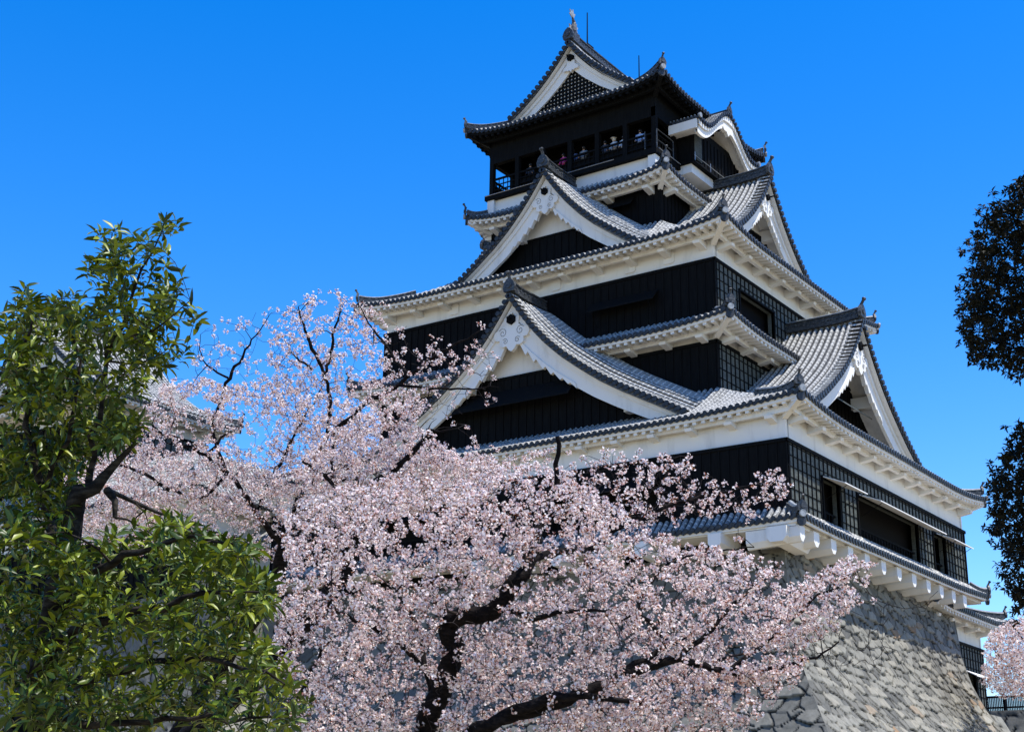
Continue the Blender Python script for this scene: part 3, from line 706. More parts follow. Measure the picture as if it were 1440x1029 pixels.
# ================================================================== STONE BASE
def voro(u, v, seed, sx, sz, jit=.85, skew=.0):
    """per point: nearest-cell edge distance, and per-cell tone"""
    r = np.random.default_rng(seed); n = 400; JX = r.random((n, n)); JZ = r.random((n, n)); T = r.random((n, n))
    x = (u + skew * v) / sx; z = v / sz; x = x + .5 * (np.floor(z) % 2); ix = np.floor(x).astype(int); iz = np.floor(z).astype(int)
    F1_ = np.full(x.shape, 9.); F2_ = F1_.copy(); tn = np.zeros(x.shape); dx1 = np.zeros(x.shape); dz1 = np.zeros(x.shape)
    for di in range(-2, 3):
        for dj in range(-2, 3):
            a = (ix + di) % n; b = (iz + dj) % n
            px = ix + di + .5 + jit * (JX[a, b] - .5); pz = iz + dj + .5 + jit * (JZ[a, b] - .5)
            d = np.abs(x - px) ** 1.6 + np.abs(z - pz) ** 1.6
            d = d ** (1 / 1.6)
            c = d < F1_; F2_ = np.where(c, F1_, np.minimum(F2_, d)); F1_ = np.where(c, d, F1_); tn = np.where(c, T[a, b], tn); dx1 = np.where(c, x - px, dx1); dz1 = np.where(c, z - pz, dz1)
    return F2_ - F1_, tn, dx1, dz1
def boff(z):        # outward curve of the base below its top
    return np.interp(z, [-12.5, -9, -7, -5.5, -3.9, -2.7, -1.5, -.2, 2.1], [7.3, 4.9, 3.6, 2.65, 1.62, .95, .5, .2, 0.])
def stone_base(name, tx, ty, ztop, zbot, cx, cy, seeds, cells, label, cat, step=(.06, .06), faces=(0, 1, 2, 3), offs=boff):
    V = []; Fc = []; tone = []; gap = []; base = 0
    for face in faces:
        F = Frame(face, cx, cy); L, d = (tx, ty) if face % 2 == 0 else (ty, tx)
        st = step[0] if face < 2 else .6
        nz = int((ztop - zbot) / st) + 1; zs = np.linspace(ztop, zbot, nz); Lm = L + offs(zbot)
        na = int(2 * Lm / st) + 1; s = np.linspace(-1, 1, na)
        Z, Sg = np.meshgrid(zs, s, indexing='ij'); o = offs(Z); A_ = Sg * (L + o); D_ = d + o
        sx, sz = cells[face % 2]
        warp = .05 * np.sin(A_ * 1.7 + Z * 2.3) + .03 * np.sin(A_ * 5.1 - Z * 3.9)
        e, t, dx, dz = voro(A_ + 40 + warp, Z * 1.12 + 60 + warp * .5, seeds + face, sx, sz, skew=.10 if face == 1 else .0)
        h = np.clip(e / .09, 0, 1); h = h * h * (3 - 2 * h)
        edge = np.minimum(1, (1 - np.abs(Sg)) * (L + o) / .5)
        r_ = h * .13 + (dz * -.06 + dx * .04 * np.sign(t - .5)) * h + (t - .5) * .07 * h
        D2 = D_ + (r_ - .12) * edge
        p0 = F(0, 0, 0); al = F.along(); ou = F.out()
        P = p0[None, None] + A_[..., None] * al + D2[..., None] * ou; P[..., 2] = Z
        if face == 0: t = t * .42          # shade on the front face is painted into its stone tone
        V.append(P.reshape(-1, 3)); tone.append(t.ravel()); gap.append(((1 - np.clip((e - .035) / .05, 0, 1)) * 1.0).ravel())
        i, j = np.meshgrid(np.arange(nz - 1), np.arange(na - 1), indexing='ij'); q = (i * na + j).ravel()
        Fc.append(np.stack([q, q + na, q + na + 1, q + 1], 1) + base); base += nz * na
    V.append(np.array([(cx - tx + .1, cy - ty + .1, ztop - .06), (cx + tx - .1, cy - ty + .1, ztop - .06), (cx + tx - .1, cy + ty - .1, ztop - .06), (cx - tx + .1, cy + ty - .1, ztop - .06)]))
    Fc.append(np.array([[base, base + 1, base + 2, base + 3]])); tone.append(np.full(4, .3)); gap.append(np.zeros(4))
    V = np.concatenate(V); Fc = np.concatenate(Fc)
    o = np_mesh(name, V, Fc, M['stone'])
    a = o.data.attributes.new('tone', 'FLOAT', 'POINT'); a.data.foreach_set('value', np.concatenate(tone).astype(np.float32))
    a = o.data.attributes.new('gap', 'FLOAT', 'POINT'); a.data.foreach_set('value', np.concatenate(gap).astype(np.float32))
    tag(o, label, cat); return o
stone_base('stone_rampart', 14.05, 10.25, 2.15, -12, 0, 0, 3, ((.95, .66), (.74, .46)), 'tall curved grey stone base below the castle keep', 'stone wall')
dk = MB(); dk.box(-13.7, 13.7, -9.9, 9.9, 2.0, 2.74); dk.build('floor_beam', M['timber'], keep)

# ================================================================== SIDE WING (right, behind)
wing = empty('side_wing', (8, 14, -2), 'low white walled wing with black lattice beyond the right end of the stone base', 'building')
storey(wing, 6.2, 4.6, -2.6, .95, 2.6, cx=7.3, cy=11.7, lattice=(1, 3), holes={1: [(1.2, 2.8, -1.7, -.6)]}, shutters={1: [(.8, 3.6, -.45, .7, .35, True)]})
skirt(wing, (7.4, 5.8), 2.25, .35, (2.0, .8), 4.3, (6.14, 4.54), cx=7.3, cy=11.7, brackets=2.2, hip=(.04, .5), hipz=.15)
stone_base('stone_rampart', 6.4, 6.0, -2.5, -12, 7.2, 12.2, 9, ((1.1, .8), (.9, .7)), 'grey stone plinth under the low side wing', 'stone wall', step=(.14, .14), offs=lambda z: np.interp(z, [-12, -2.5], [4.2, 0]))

# rampart and fence at far right
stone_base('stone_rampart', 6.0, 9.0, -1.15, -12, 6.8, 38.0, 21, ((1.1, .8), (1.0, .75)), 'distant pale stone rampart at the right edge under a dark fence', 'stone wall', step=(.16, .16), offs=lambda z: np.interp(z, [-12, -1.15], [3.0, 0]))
fn = empty('rampart_fence', (6.8, 29, -1.2), 'dark lattice fence standing on top of the distant stone rampart', 'fence')
fb = MB(); fb.box(.9, 12.6, 29.15, 29.25, -.35, -.22); fb.box(.9, 12.6, 29.15, 29.25, -1.0, -.9); fb.build('rail', M['timber'], fn)
pb = MB()
for i in range(110): pb.box(1 + i * .106 - .035, 1 + i * .106 + .035, 29.16, 29.23, -1.15, -.3)
pb.build('slat', M['ridge'], fn)
for i in range(7):
    p = MB(); x = 1 + i * 1.9; p.box(x - .08, x + .08, 29.1, 29.3, -1.22, -.1); p.build('post', M['timber'], fn)

# ================================================================== SMALL KEEP (left, behind the blossom)
sk = empty('small_keep', (-27.5, -9.0, -3), 'smaller grey roofed castle tower at far left behind the cherry blossom', 'castle tower')
storey(sk, 8.6, 5.2, 2.0, 5.9, 7.8, cx=-26.6, cy=-8.5)
skirt(sk, (9.9, 6.6), 7.55, .4, (7.6, 4.0), 10.4, (8.54, 5.14), cx=-26.6, cy=-8.5, brackets=2.0, hip=(.04, .5), hipz=.15)
storey(sk, 5.7, 4.0, 9.6, 13.4, 14.9, cx=-32.2, cy=-9.3)
skirt(sk, (6.9, 5.6), 14.5, .4, (5.5, 3.9), 15.6, (5.64, 3.94), cx=-32.2, cy=-9.3, brackets=2.0, hip=(.04, .8), hipz=.15)
gable(sk, Frame(0, -32.2, -9.3), 20.3, 6.7, 5.3, -3.8, 17.2, board=.85, recess=.6, zbase=14.9, pendant=.7, kx=1.12, rise=0)
cor = empty('link_corridor', (-17.5, -4, -3), 'low white walled corridor with tiled roof joining the two castle towers', 'building')
storey(cor, 3.6, 5.0, 0.5, 4.2, 5.8, cx=-18.4, cy=-4.0)
skirt(cor, (4.9, 6.2), 5.55, .2, (.6, 2.2), 8.6, (3.54, 4.94), cx=-18.4, cy=-4.0, brackets=2.0, hip=(.04, .5))
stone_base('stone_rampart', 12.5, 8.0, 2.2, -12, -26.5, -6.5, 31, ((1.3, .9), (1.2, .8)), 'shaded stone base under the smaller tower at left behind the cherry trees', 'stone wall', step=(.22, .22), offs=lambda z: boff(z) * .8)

for par, cx_, cy_, bx_, by_, z_ in ((sk, -32.2, -9.3, 5.55, 3.95, 15.64), (wing, 7.3, 11.7, 2.02, .82, 4.34), (cor, -18.4, -4.0, .62, 2.22, 8.64)):
    cp_ = MB(); cp_.box(cx_ - bx_, cx_ + bx_, cy_ - by_, cy_ + by_, z_ - .9, z_ + .03)
    if bx_ < 3:
        e_ = np.array((bx_, 0, 0)) if bx_ > by_ else np.array((0, by_, 0)); c_ = np.array((cx_, cy_, z_ + .05)); ridge_stack(cp_, [c_ - e_, c_, c_ + e_], .3, .5, .14)
    cp_.build('ridge', [M['ridge'], M['pale']], par)
# ================================================================== GROUND
g = MB(); n = 40
g.grid([[(-1500 + 3000 * i / n, -1500 + 3000 * j / n, -11.35 + (0.0)) for j in range(n + 1)] for i in range(n + 1)]); go = g.build('ground', M['ground']); tag(go, kind='structure')

# ================================================================== PEOPLE on the gallery
def person(x, y, h, yaw, shirt, hair, label, hat=False, arm=0):
    cl = mat('shirt_' + str(len(bpy.data.materials)), shirt, .8, .2); hm = mat('hair_' + str(len(bpy.data.materials)), hair, .6, .3)
    skin = M.setdefault('skin', mat('skin', (.55, .36, .27), .6, .3)); tr = M.setdefault('trouser', mat('trousers', (.03, .035, .05), .8, .2))
    z = 24.98; k = h / 1.7
    root = empty('person', (x, y, z), label, 'person', 'visitors on the top gallery')
    c, s = math.cos(yaw), math.sin(yaw)
    def W_(a, b, zz): return (x + k * (a * c - b * s), y + k * (a * s + b * c), z + k * zz)
    b = MB()
    def loft(rings, mi, n=10):      # rings: (cx, cy, z, rx, ry)
        vs = [W_(q[0] + q[3] * math.cos(2 * math.pi * i / n), q[1] + q[4] * math.sin(2 * math.pi * i / n), q[2]) for q in rings for i in range(n)]
        fs = [(r * n + i, r * n + (i + 1) % n, (r + 1) * n + (i + 1) % n, (r + 1) * n + i) for r in range(len(rings) - 1) for i in range(n)]
        fs += [tuple(range(n))[::-1], tuple((len(rings) - 1) * n + i for i in range(n))]; b.add(vs, fs, mi)
    me = bpy.data.meshes.new('person_body')
    # skin-modifier skeleton: one continuous body
    J = [(0, 0, .92, .135), (0, 0, 1.12, .12), (0, 0, 1.33, .14), (0, 0, 1.43, .06), (0, 0, 1.50, .055), (0, -.01, 1.58, .085), (0, 0, 1.66, .07),
         (.17, 0, 1.38, .06), (.23, -.03, 1.12, .045), (.20, -.20 - .1 * arm, .98 + .12 * arm, .035), (.19, -.27 - .1 * arm, 1.0 + .14 * arm, .03),
         (-.17, 0, 1.38, .06), (-.23, -.03, 1.12, .045), (-.20, -.20, .98, .035), (-.19, -.27, 1.0, .03),
         (.09, 0, .82, .09), (.10, 0, .48, .06), (.10, .02, .08, .04), (.10, -.10, .03, .035),
         (-.09, 0, .82, .09), (-.10, 0, .48, .06), (-.10, .02, .08, .04), (-.10, -.10, .03, .035)]
    E_ = [(0, 1), (1, 2), (2, 3), (3, 4), (4, 5), (5, 6), (2, 7), (7, 8), (8, 9), (9, 10), (2, 11), (11, 12), (12, 13), (13, 14), (0, 15), (15, 16), (16, 17), (17, 18), (0, 19), (19, 20), (20, 21), (21, 22)]
    me.from_pydata([W_(*j[:3]) for j in J], E_, []); o = bpy.data.objects.new('person_body', me); COL.objects.link(o); o.parent = root; o.location = -root.location
    md = o.modifiers.new('skin', 'SKIN'); sub = o.modifiers.new('sub', 'SUBSURF'); sub.levels = 1; sub.render_levels = 1
    if not me.skin_vertices:
        me.attributes.new
    try:
        sv = me.skin_vertices[0].data
    except Exception:
        sv = None
    if sv is not None:
        for i, j in enumerate(J): sv[i].radius = (j[3] * k, j[3] * k * .85)
        sv[0].use_root = True
    me.materials.append(skin)
    # jacket and trousers
    loft([(0, 0, .86, .185, .15), (0, 0, 1.05, .165, .135), (0, 0, 1.25, .20, .145), (0, 0, 1.38, .215, .13), (0, 0, 1.44, .10, .08)], 0)
    for sg in (-1, 1):
        aa = arm if sg > 0 else 0
        b.tube([W_(sg * .17, 0, 1.39), W_(sg * .235, -.03, 1.12), W_(sg * .205, -.18 - .1 * aa, .99 + .12 * aa)], [.075 * k, .06 * k, .048 * k], 8, 0)
    b.build('jacket', cl, root, True)
    b = MB()
    for sg in (-1, 1): b.tube([W_(sg * .08, 0, .92), W_(sg * .10, 0, .5), W_(sg * .10, .02, .08)], [.115 * k, .085 * k, .07 * k], 8)
    b.build('trousers', tr, root, True)
    b = MB(); loft([(0, .015, 1.52, .10, .105), (0, .02, 1.60, .112, .118), (0, .01, 1.68, .10, .108), (0, 0, 1.735, .05, .05)], 0)
    if hat: loft([(0, -.02, 1.665, .17, .18), (0, -.02, 1.68, .17, .18)], 0)
    b.build('hat' if hat else 'hair', hm, root, True)
    # face: eyes, nose, mouth on the front of the head
    f = MB()
    f.tube([W_(0, -.095, 1.61), W_(0, -.118, 1.578)], [.010 * k, .018 * k], 6)
    f.build('nose', skin, root)
    return root
for p in ((-2.95, -4.55, 1.62, .2, (.05, .05, .06), (.01, .01, .01), 'visitor in a dark jacket alone near the left end of the gallery', False, 0),
          (-.70, -4.6, 1.60, -.1, (.60, .05, .22), (.01, .008, .006), 'visitor in a bright pink jacket behind the gallery rail', False, 0),
          (-.10, -4.55, 1.72, .3, (.10, .14, .28), (.015, .01, .01), 'visitor in a navy top just right of the one in pink', False, 0),
          (.62, -4.6, 1.66, 0, (.20, .22, .24), (.02, .015, .01), 'visitor in a grey top with one arm raised at mid gallery', False, 1),
          (1.95, -4.55, 1.65, .2, (.08, .09, .12), (.01, .01, .01), 'visitor in a black coat left of the one in a pale hat', False, 0),
          (2.55, -4.6, 1.64, -.2, (.45, .48, .50), (.55, .50, .40), 'visitor wearing a pale brimmed hat and light grey top', True, 0),
          (3.15, -4.6, 1.60, 0, (.70, .72, .74), (.01, .01, .01), 'visitor in a white shirt right of the one in a pale hat', False, 0),
          (4.15, -4.55, 1.70, .15, (.32, .42, .60), (.012, .01, .01), 'visitor in a light blue shirt near the right corner post', False, 0)):
    person(*p)

# ================================================================== TREES
def at(u, v, D):
    """photograph pixel and distance in metres -> world point"""
    d = FW + RT * (u - 720) / FPX - UP * (v - 514.5) / FPX; return CAM + d * D
def inside(poly, P):
    x, y = P[:, 0], P[:, 1]; c = np.zeros(len(P), bool); n = len(poly)
    for i in range(n):
        x1, y1 = poly[i]; x2, y2 = poly[(i + 1) % n]
        if y1 == y2: continue
        m = ((y1 > y) != (y2 > y)) & (x < (x2 - x1) * (y - y1) / (y2 - y1) + x1); c ^= m
    return c
def sample(poly, n, r, d0, d1, sway=.0):
    poly = np.array(poly, float); lo, hi = poly.min(0), poly.max(0); out = []
    while sum(map(len, out)) < n:
        P = lo + (hi - lo) * r.random((n * 2, 2)); out.append(P[inside(poly, P)])
    P = np.concatenate(out)[:n]; P = P + r.normal(0, 1, P.shape) * sway; D = d0 + (d1 - d0) * r.random(n)
    d = FW[None] + RT[None] * ((P[:, :1] - 720) / FPX) - UP[None] * ((P[:, 1:] - 514.5) / FPX)
    return CAM[None] + d * D[:, None]
def tubes(paths, n=5):
    V = []; F = []; base = 0
    for P, rad in paths:
        P = np.asarray(P, float); m = len(P); T = np.gradient(P, axis=0); T /= np.linalg.norm(T, axis=1)[:, None] + 1e-9
        ref = np.array((.3, .2, .93)); U = np.cross(T, ref); U /= np.linalg.norm(U, axis=1)[:, None] + 1e-9; Wv = np.cross(T, U)
        a = 2 * np.pi * np.arange(n) / n; ring = P[:, None] + np.asarray(rad)[:, None, None] * (np.cos(a)[None, :, None] * U[:, None] + np.sin(a)[None, :, None] * Wv[:, None])
        V.append(ring.reshape(-1, 3)); i, k = np.meshgrid(np.arange(m - 1), np.arange(n), indexing='ij'); q = i * n + k; q2 = i * n + (k + 1) % n
        F.append(np.stack([q, q2, q2 + n, q + n], -1).reshape(-1, 4) + base); base += m * n
    return np.concatenate(V), np.concatenate(F)
def smooth_path(P, R_, r, step=.12, jit=.012):
    P = np.array(P, float); R_ = np.array(R_, float); d = np.r_[0, np.cumsum(np.linalg.norm(np.diff(P, axis=0), axis=1))]; m = max(3, int(d[-1] / step)); t = np.linspace(0, d[-1], m)
    # Catmull-like smoothing through cubic Hermite
    T = np.gradient(P, d, axis=0); idx = np.clip(np.searchsorted(d, t) - 1, 0, len(d) - 2); h = d[idx + 1] - d[idx]; s = ((t - d[idx]) / h)[:, None]; h = h[:, None]
    Q = (2 * s ** 3 - 3 * s ** 2 + 1) * P[idx] + (s ** 3 - 2 * s ** 2 + s) * h * T[idx] + (-2 * s ** 3 + 3 * s ** 2) * P[idx + 1] + (s ** 3 - s ** 2) * h * T[idx + 1]
    RR = np.interp(t, d, R_); Q += r.normal(0, 1, Q.shape) * (jit + RR[:, None] * .06); return Q, RR
def grow(limbs, pts, r, step=.12, rk=.011, rmin=.0022, rmax=.03, bend=.12, up=.0):
    """limbs: list of (P, R). Connect every attraction point by a curved twig to the nearest wood"""
    nodes = [np.concatenate([l[0] for l in limbs])]; nr = [np.concatenate([l[1] for l in limbs])]
    order = r.permutation(len(pts)); twigs = []
    cap = sum(map(len, nodes)) + len(pts) * 14 + 1000; N = np.zeros((cap, 3)); NR = np.zeros(cap); c = len(nodes[0]); N[:c] = nodes[0]; NR[:c] = nr[0]
    for i in order:
        p = pts[i]; dv = N[:c] - p; d2 = np.einsum('ij,ij->i', dv, dv) + (dv[:, 2] > .0) * .02; j = int(np.argmin(d2)); q = N[j]; L = math.sqrt(d2[j])
        if L < .02: continue
        k = int(min(14, max(2, L / step))); t = np.linspace(0, 1, k + 1)[:, None]; mid = r.normal(0, 1, 3) * L * bend + np.array((0, 0, up * L))
        P = q * (1 - t) + p * t + mid * (4 * t * (1 - t)) + r.normal(0, 1, (k + 1, 3)) * .006 * np.sin(np.pi * t)
        r0 = min(NR[j] * .75, rk * (.35 + L), rmax); r0 = max(r0, rmin * 1.2); RR = r0 + (rmin - r0) * t[:, 0]
        twigs.append((P, RR)); N[c:c + k] = P[1:]; NR[c:c + k] = RR[1:]; c += k
    return twigs
def frames(r, n, bias=None, amt=0.):
    Z = r.normal(0, 1, (n, 3))
    if bias is not None: Z = Z / (np.linalg.norm(Z, axis=1)[:, None] + 1e-9) + bias * amt
    Z /= np.linalg.norm(Z, axis=1)[:, None] + 1e-9; X = np.cross(Z, r.normal(0, 1, (n, 3))); X /= np.linalg.norm(X, axis=1)[:, None] + 1e-9; return X, np.cross(Z, X), Z
def flowers(C, out, r, size):
    """C (n,3) centres, out (n,3) facing: five cupped petals each, one island per flower"""
    n = len(C); X, Y, Z = frames(r, n, out, 1.1); s = size * r.uniform(.75, 1.15, n); cup = r.uniform(.05, .5, n)
    a = np.arange(5) * 2 * np.pi / 5
    def pt(ang, rad, hz): return C[:, None] + s[:, None, None] * ((np.cos(ang)[None, :, None] * X[:, None] + np.sin(ang)[None, :, None] * Y[:, None]) * rad + hz[:, None, None] * Z[:, None])
    V = np.concatenate([C[:, None], pt(a - .52, .36, cup * .3), pt(a, .52, cup * .5), pt(a + .52, .36, cup * .3)], 1)     # 16 per flower
    f = np.array([[0, 1 + i, 6 + i, 11 + i] for i in range(5)]); F = (np.arange(n) * 16)[:, None, None] + f[None]
    return V.reshape(-1, 3), F.reshape(-1, 4)
def leaves(C, D_, r, ln, wd, droop=.25, upn=.6):
    """C base points, D_ directions: folded, drooping blade of four quads; one island per leaf"""
    n = len(C); D_ = D_ / (np.linalg.norm(D_, axis=1)[:, None] + 1e-9); U = np.array((0, 0, 1.))[None] * upn + r.normal(0, .35, (n, 3)); Sd = np.cross(D_, U); Sd /= np.linalg.norm(Sd, axis=1)[:, None] + 1e-9; Nn = np.cross(Sd, D_)
    l = ln * r.uniform(.55, 1.2, n)[:, None]; w = wd * r.uniform(.7, 1.2, n)[:, None]; dr = droop * r.uniform(.4, 1.5, n)[:, None]
    m0 = C; m1 = C + D_ * l * .5 - Nn * l * dr * .18; m2 = C + D_ * l * .97 - Nn * l * dr * .75
    e1 = .5; fo = .22
    L1 = C + D_ * l * .42 + Sd * w * e1 + Nn * w * fo - Nn * l * dr * .13; R1 = C + D_ * l * .42 - Sd * w * e1 + Nn * w * fo - Nn * l * dr * .13
    L2 = C + D_ * l * .75 + Sd * w * e1 * .72 + Nn * w * fo * .7 - Nn * l * dr * .42; R2 = C + D_ * l * .75 - Sd * w * e1 * .72 + Nn * w * fo * .7 - Nn * l * dr * .42
    V = np.stack([m0, m1, m2, L1, R1, L2, R2], 1)
    f = np.array([[0, 1, 3, 3], [0, 4, 1, 1], [1, 2, 5, 3], [1, 4, 6, 2]]); T = np.array([[0, 1, 3], [0, 4, 1]]); Q = np.array([[1, 2, 5, 3], [1, 4, 6, 2]])
    tri = np.concatenate([T, Q[:, [0, 1, 2]], Q[:, [0, 2, 3]]]); F = (np.arange(n) * 7)[:, None, None] + tri[None]
    return V.reshape(-1, 3), F.reshape(-1, 3)

def clumpy(P, n, r, D):
    w = np.zeros(len(P))
    for q in range(9):
        k_ = r.normal(0, 1, 3); k_ *= (1.6 + .55 * q) / np.linalg.norm(k_) * 24 / D; w += np.sin(P @ k_ + r.random() * 6.28)
    return P[np.argsort(w + r.normal(0, 1.2, len(P)))[-n:]]
def cherry(label, limbs_px, zones, seed, Dbase, gpt, fsize=.032, poms=.82, k0=8, k1=12, group='cherry trees in blossom', bare=0, clump=.037):
    r = np.random.default_rng(seed)
    base = np.array(gpt, float); root = empty('cherry_tree', tuple(base), label, 'cherry tree', group)
    limbs = []
    for L in limbs_px:
        P = [at(u, v, D) for u, v, D, _ in L]; RR = [q[3] for q in L]; RR = [q * (.78 if q > .1 else .66) if q > .03 else q for q in RR]; limbs.append(smooth_path(P, RR, r, .10))
    first = limbs_px[0][0]; p0 = at(first[0], first[1], first[2]); tr = smooth_path([base + (0, 0, -.3), base * .5 + p0 * .5 + (.1, 0, 0), p0, limbs[0][0][3]], [first[3] * 1.5, first[3] * 1.2, first[3], first[3]], r, .25)
    V, F = tubes([tr] + limbs, 9); np_mesh('trunk', V, F, M['bark'], parent=root, smooth=True)
    pts = []; tight = []
    for poly, n, d0, d1, dens in zones:
        big_ = n > 900; P = sample(poly, int(n * 1.5) if big_ else n, r, d0, d1, 0 if big_ else 6)
        if big_: P = clumpy(P, n, r, Dbase)
        pts.append(P); tight.append(np.full(len(P), dens))
    pts = np.concatenate(pts); dens = np.concatenate(tight)
    tw = grow(limbs, pts, r, rk=.018, rmin=.0028)
    V, F = tubes(tw, 3); np_mesh('twigs', V, F, M['twig'], parent=root)
    # pompoms of flowers along the twigs
    Pc = []; O = []
    from_pt = {tuple(np.round(p, 4)): d for p, d in zip(pts, dens)}
    for P, RR in tw:
        d = from_pt.get(tuple(np.round(P[-1], 4)), 1.)
        L = np.linalg.norm(P[-1] - P[0]); k = d * poms * (1 + L / .16); k = int(k) + (r.random() < k % 1)
        for i in range(k):
            t = (1 - (i / max(1, k)) * r.uniform(.5, .95)) * (len(P) - 1); a = int(min(t, len(P) - 2)); q = P[a] + (P[a + 1] - P[a]) * (t - a); o = r.normal(0, 1, 3); o[2] += .3; o /= np.linalg.norm(o); Pc.append(q + o * .03); O.append(o)
    Pc = np.array(Pc); O = np.array(O)
    # flowers grow on the twigs, not on the old wood: keep the big limbs bare
    LP = np.concatenate([l[0] for l in limbs]); LR = np.concatenate([l[1] for l in limbs]); big = LR > .042; LP = LP[big]; LR = LR[big]
    if len(LP):
        keep_ = np.ones(len(Pc), bool); td = Pc - CAM; td /= np.linalg.norm(td, axis=1)[:, None]
        for p_, r_ in zip(LP, LR):
            w = Pc - p_; al = np.einsum('ij,ij->i', w, td); w = w - td * al[:, None]; keep_ &= ~((np.linalg.norm(w, axis=1) < r_ * .9 + .03) & (al < 0) & (al > -2.5) & (r.random(len(Pc)) < .02 + .36 * r_ / .14))
        Pc = Pc[keep_]; O = O[keep_]
    n = len(Pc); cnt = r.integers(k0, k1 + 1, n); idx = np.repeat(np.arange(n), cnt)
    d = r.normal(0, 1, (len(idx), 3)); d /= np.linalg.norm(d, axis=1)[:, None]; C = Pc[idx] + d * clump * r.uniform(.7, 1.1, (len(idx), 1))
    V, F = flowers(C, d, r, fsize); crown = np_mesh('crown', V, F, M['petal'], parent=root)
    # reddish calyces and new leaves
    m = int(len(C) * .55); s = r.choice(len(C), m, replace=False); lc = Pc[idx[s]] + d[s] * clump * .25
    V, F = leaves(lc, d[s] + r.normal(0, .4, (m, 3)), r, fsize * 1.2, fsize * .42); np_mesh('new_leaves', V, F, M['bud'], parent=root)
    return root

# big cherry in front
cherry('large cherry tree in full blossom with a thick black leaning trunk, nearest in the centre',
 [[(585, 1075, 15.2, .17), (612, 985, 15.2, .155), (640, 905, 15.1, .14), (628, 870, 15.1, .13), (655, 868, 15.0, .125), (700, 852, 14.9, .12), (728, 815, 14.9, .115), (748, 785, 15.0, .09), (760, 740, 15.2, .06), (778, 690, 15.3, .05), (784, 640, 15.3, .038), (785, 612, 15.3, .034)],
  [(585, 1075, 15.2, .14), (640, 1045, 14.6, .12), (700, 1012, 14.4, .10), (760, 988, 14.3, .085), (832, 978, 14.2, .05), (900, 990, 14.2, .02)],
  [(700, 1012, 14.4, .10), (790, 985, 14.5, .09), (850, 960, 14.6, .085), (905, 940, 14.7, .08), (960, 928, 14.7, .06), (1020, 945, 14.8, .045), (1080, 942, 14.9, .035), (1140, 925, 15.0, .014), (1185, 905, 15.0, .007)],
  [(858, 958, 14.6, .06), (890, 935, 14.7, .055), (945, 905, 14.8, .035), (975, 890, 14.8, .02)],
  [(950, 925, 14.7, .05), (1000, 885, 14.9, .035), (1030, 850, 15.1, .022), (1060, 825, 15.2, .012)],
  [(612, 985, 15.2, .08), (598, 940, 15.3, .05), (590, 890, 15.5, .035), (575, 860, 15.6, .025), (555, 830, 15.7, .015)],
  [(598, 940, 15.3, .045), (560, 905, 15.0, .03), (520, 880, 14.8, .025), (475, 862, 14.6, .014)],
  [(700, 852, 14.9, .05), (750, 868, 14.5, .03), (790, 862, 14.3, .024), (850, 858, 14.2, .012)],
  [(835, 770, 15.6, .06), (860, 745, 15.6, .05), (905, 725, 15.7, .035), (960, 705, 15.8, .02), (1030, 690, 15.9, .012), (1090, 672, 16.0, .006)],
  [(748, 785, 15.0, .06), (800, 775, 15.4, .055), (835, 770, 15.6, .05)],
  [(1020, 945, 14.8, .03), (1090, 890, 15.2, .02), (1150, 840, 15.4, .014), (1205, 800, 15.6, .008)],
  [(940, 905, 14.8, .03), (900, 850, 15.2, .02), (930, 800, 15.5, .015), (1000, 775, 15.7, .01), (1060, 768, 15.8, .006)],
  [(400, 1010, 15.5, .04), (430, 960, 15.6, .035), (460, 900, 15.7, .02), (478, 875, 15.8, .01)]],
 [([(400, 720), (470, 690), (560, 668), (640, 680), (700, 650), (790, 660), (850, 700), (900, 735), (960, 760), (1040, 775), (1100, 790), (1120, 830), (1100, 900), (1040, 930), (960, 940), (920, 1045), (400, 1045), (385, 870)], 3700, 14.0, 17.0, 1.),
  ([(1040, 900), (1090, 850), (1150, 810), (1190, 785), (1225, 795), (1205, 840), (1180, 870), (1150, 905), (1090, 925)], 330, 14.9, 16.0, .8),
  ([(800, 660), (850, 632), (960, 642), (985, 665), (1040, 690), (1095, 655), (1110, 690), (1080, 720), (990, 725), (900, 735), (840, 710)], 330, 15.2, 16.4, .45),
  ([(820, 1040), (840, 960), (1000, 945), (1060, 945), (1100, 950), (1080, 1000), (1020, 1045)], 300, 14.2, 15.5, 1.),
  ([(930, 945), (1130, 925), (1120, 950), (1000, 965)], 150, 14.5, 15.4, 1.),
  ([(1110, 890), (1230, 870), (1280, 930), (1200, 960), (1120, 930)], 60, 14.8, 15.6, .0),
  ([(1230, 845), (1320, 835), (1310, 860), (1240, 875)], 14, 15.4, 15.8, .0)],
 5, 15, (22.5, -55.6, -11.35))
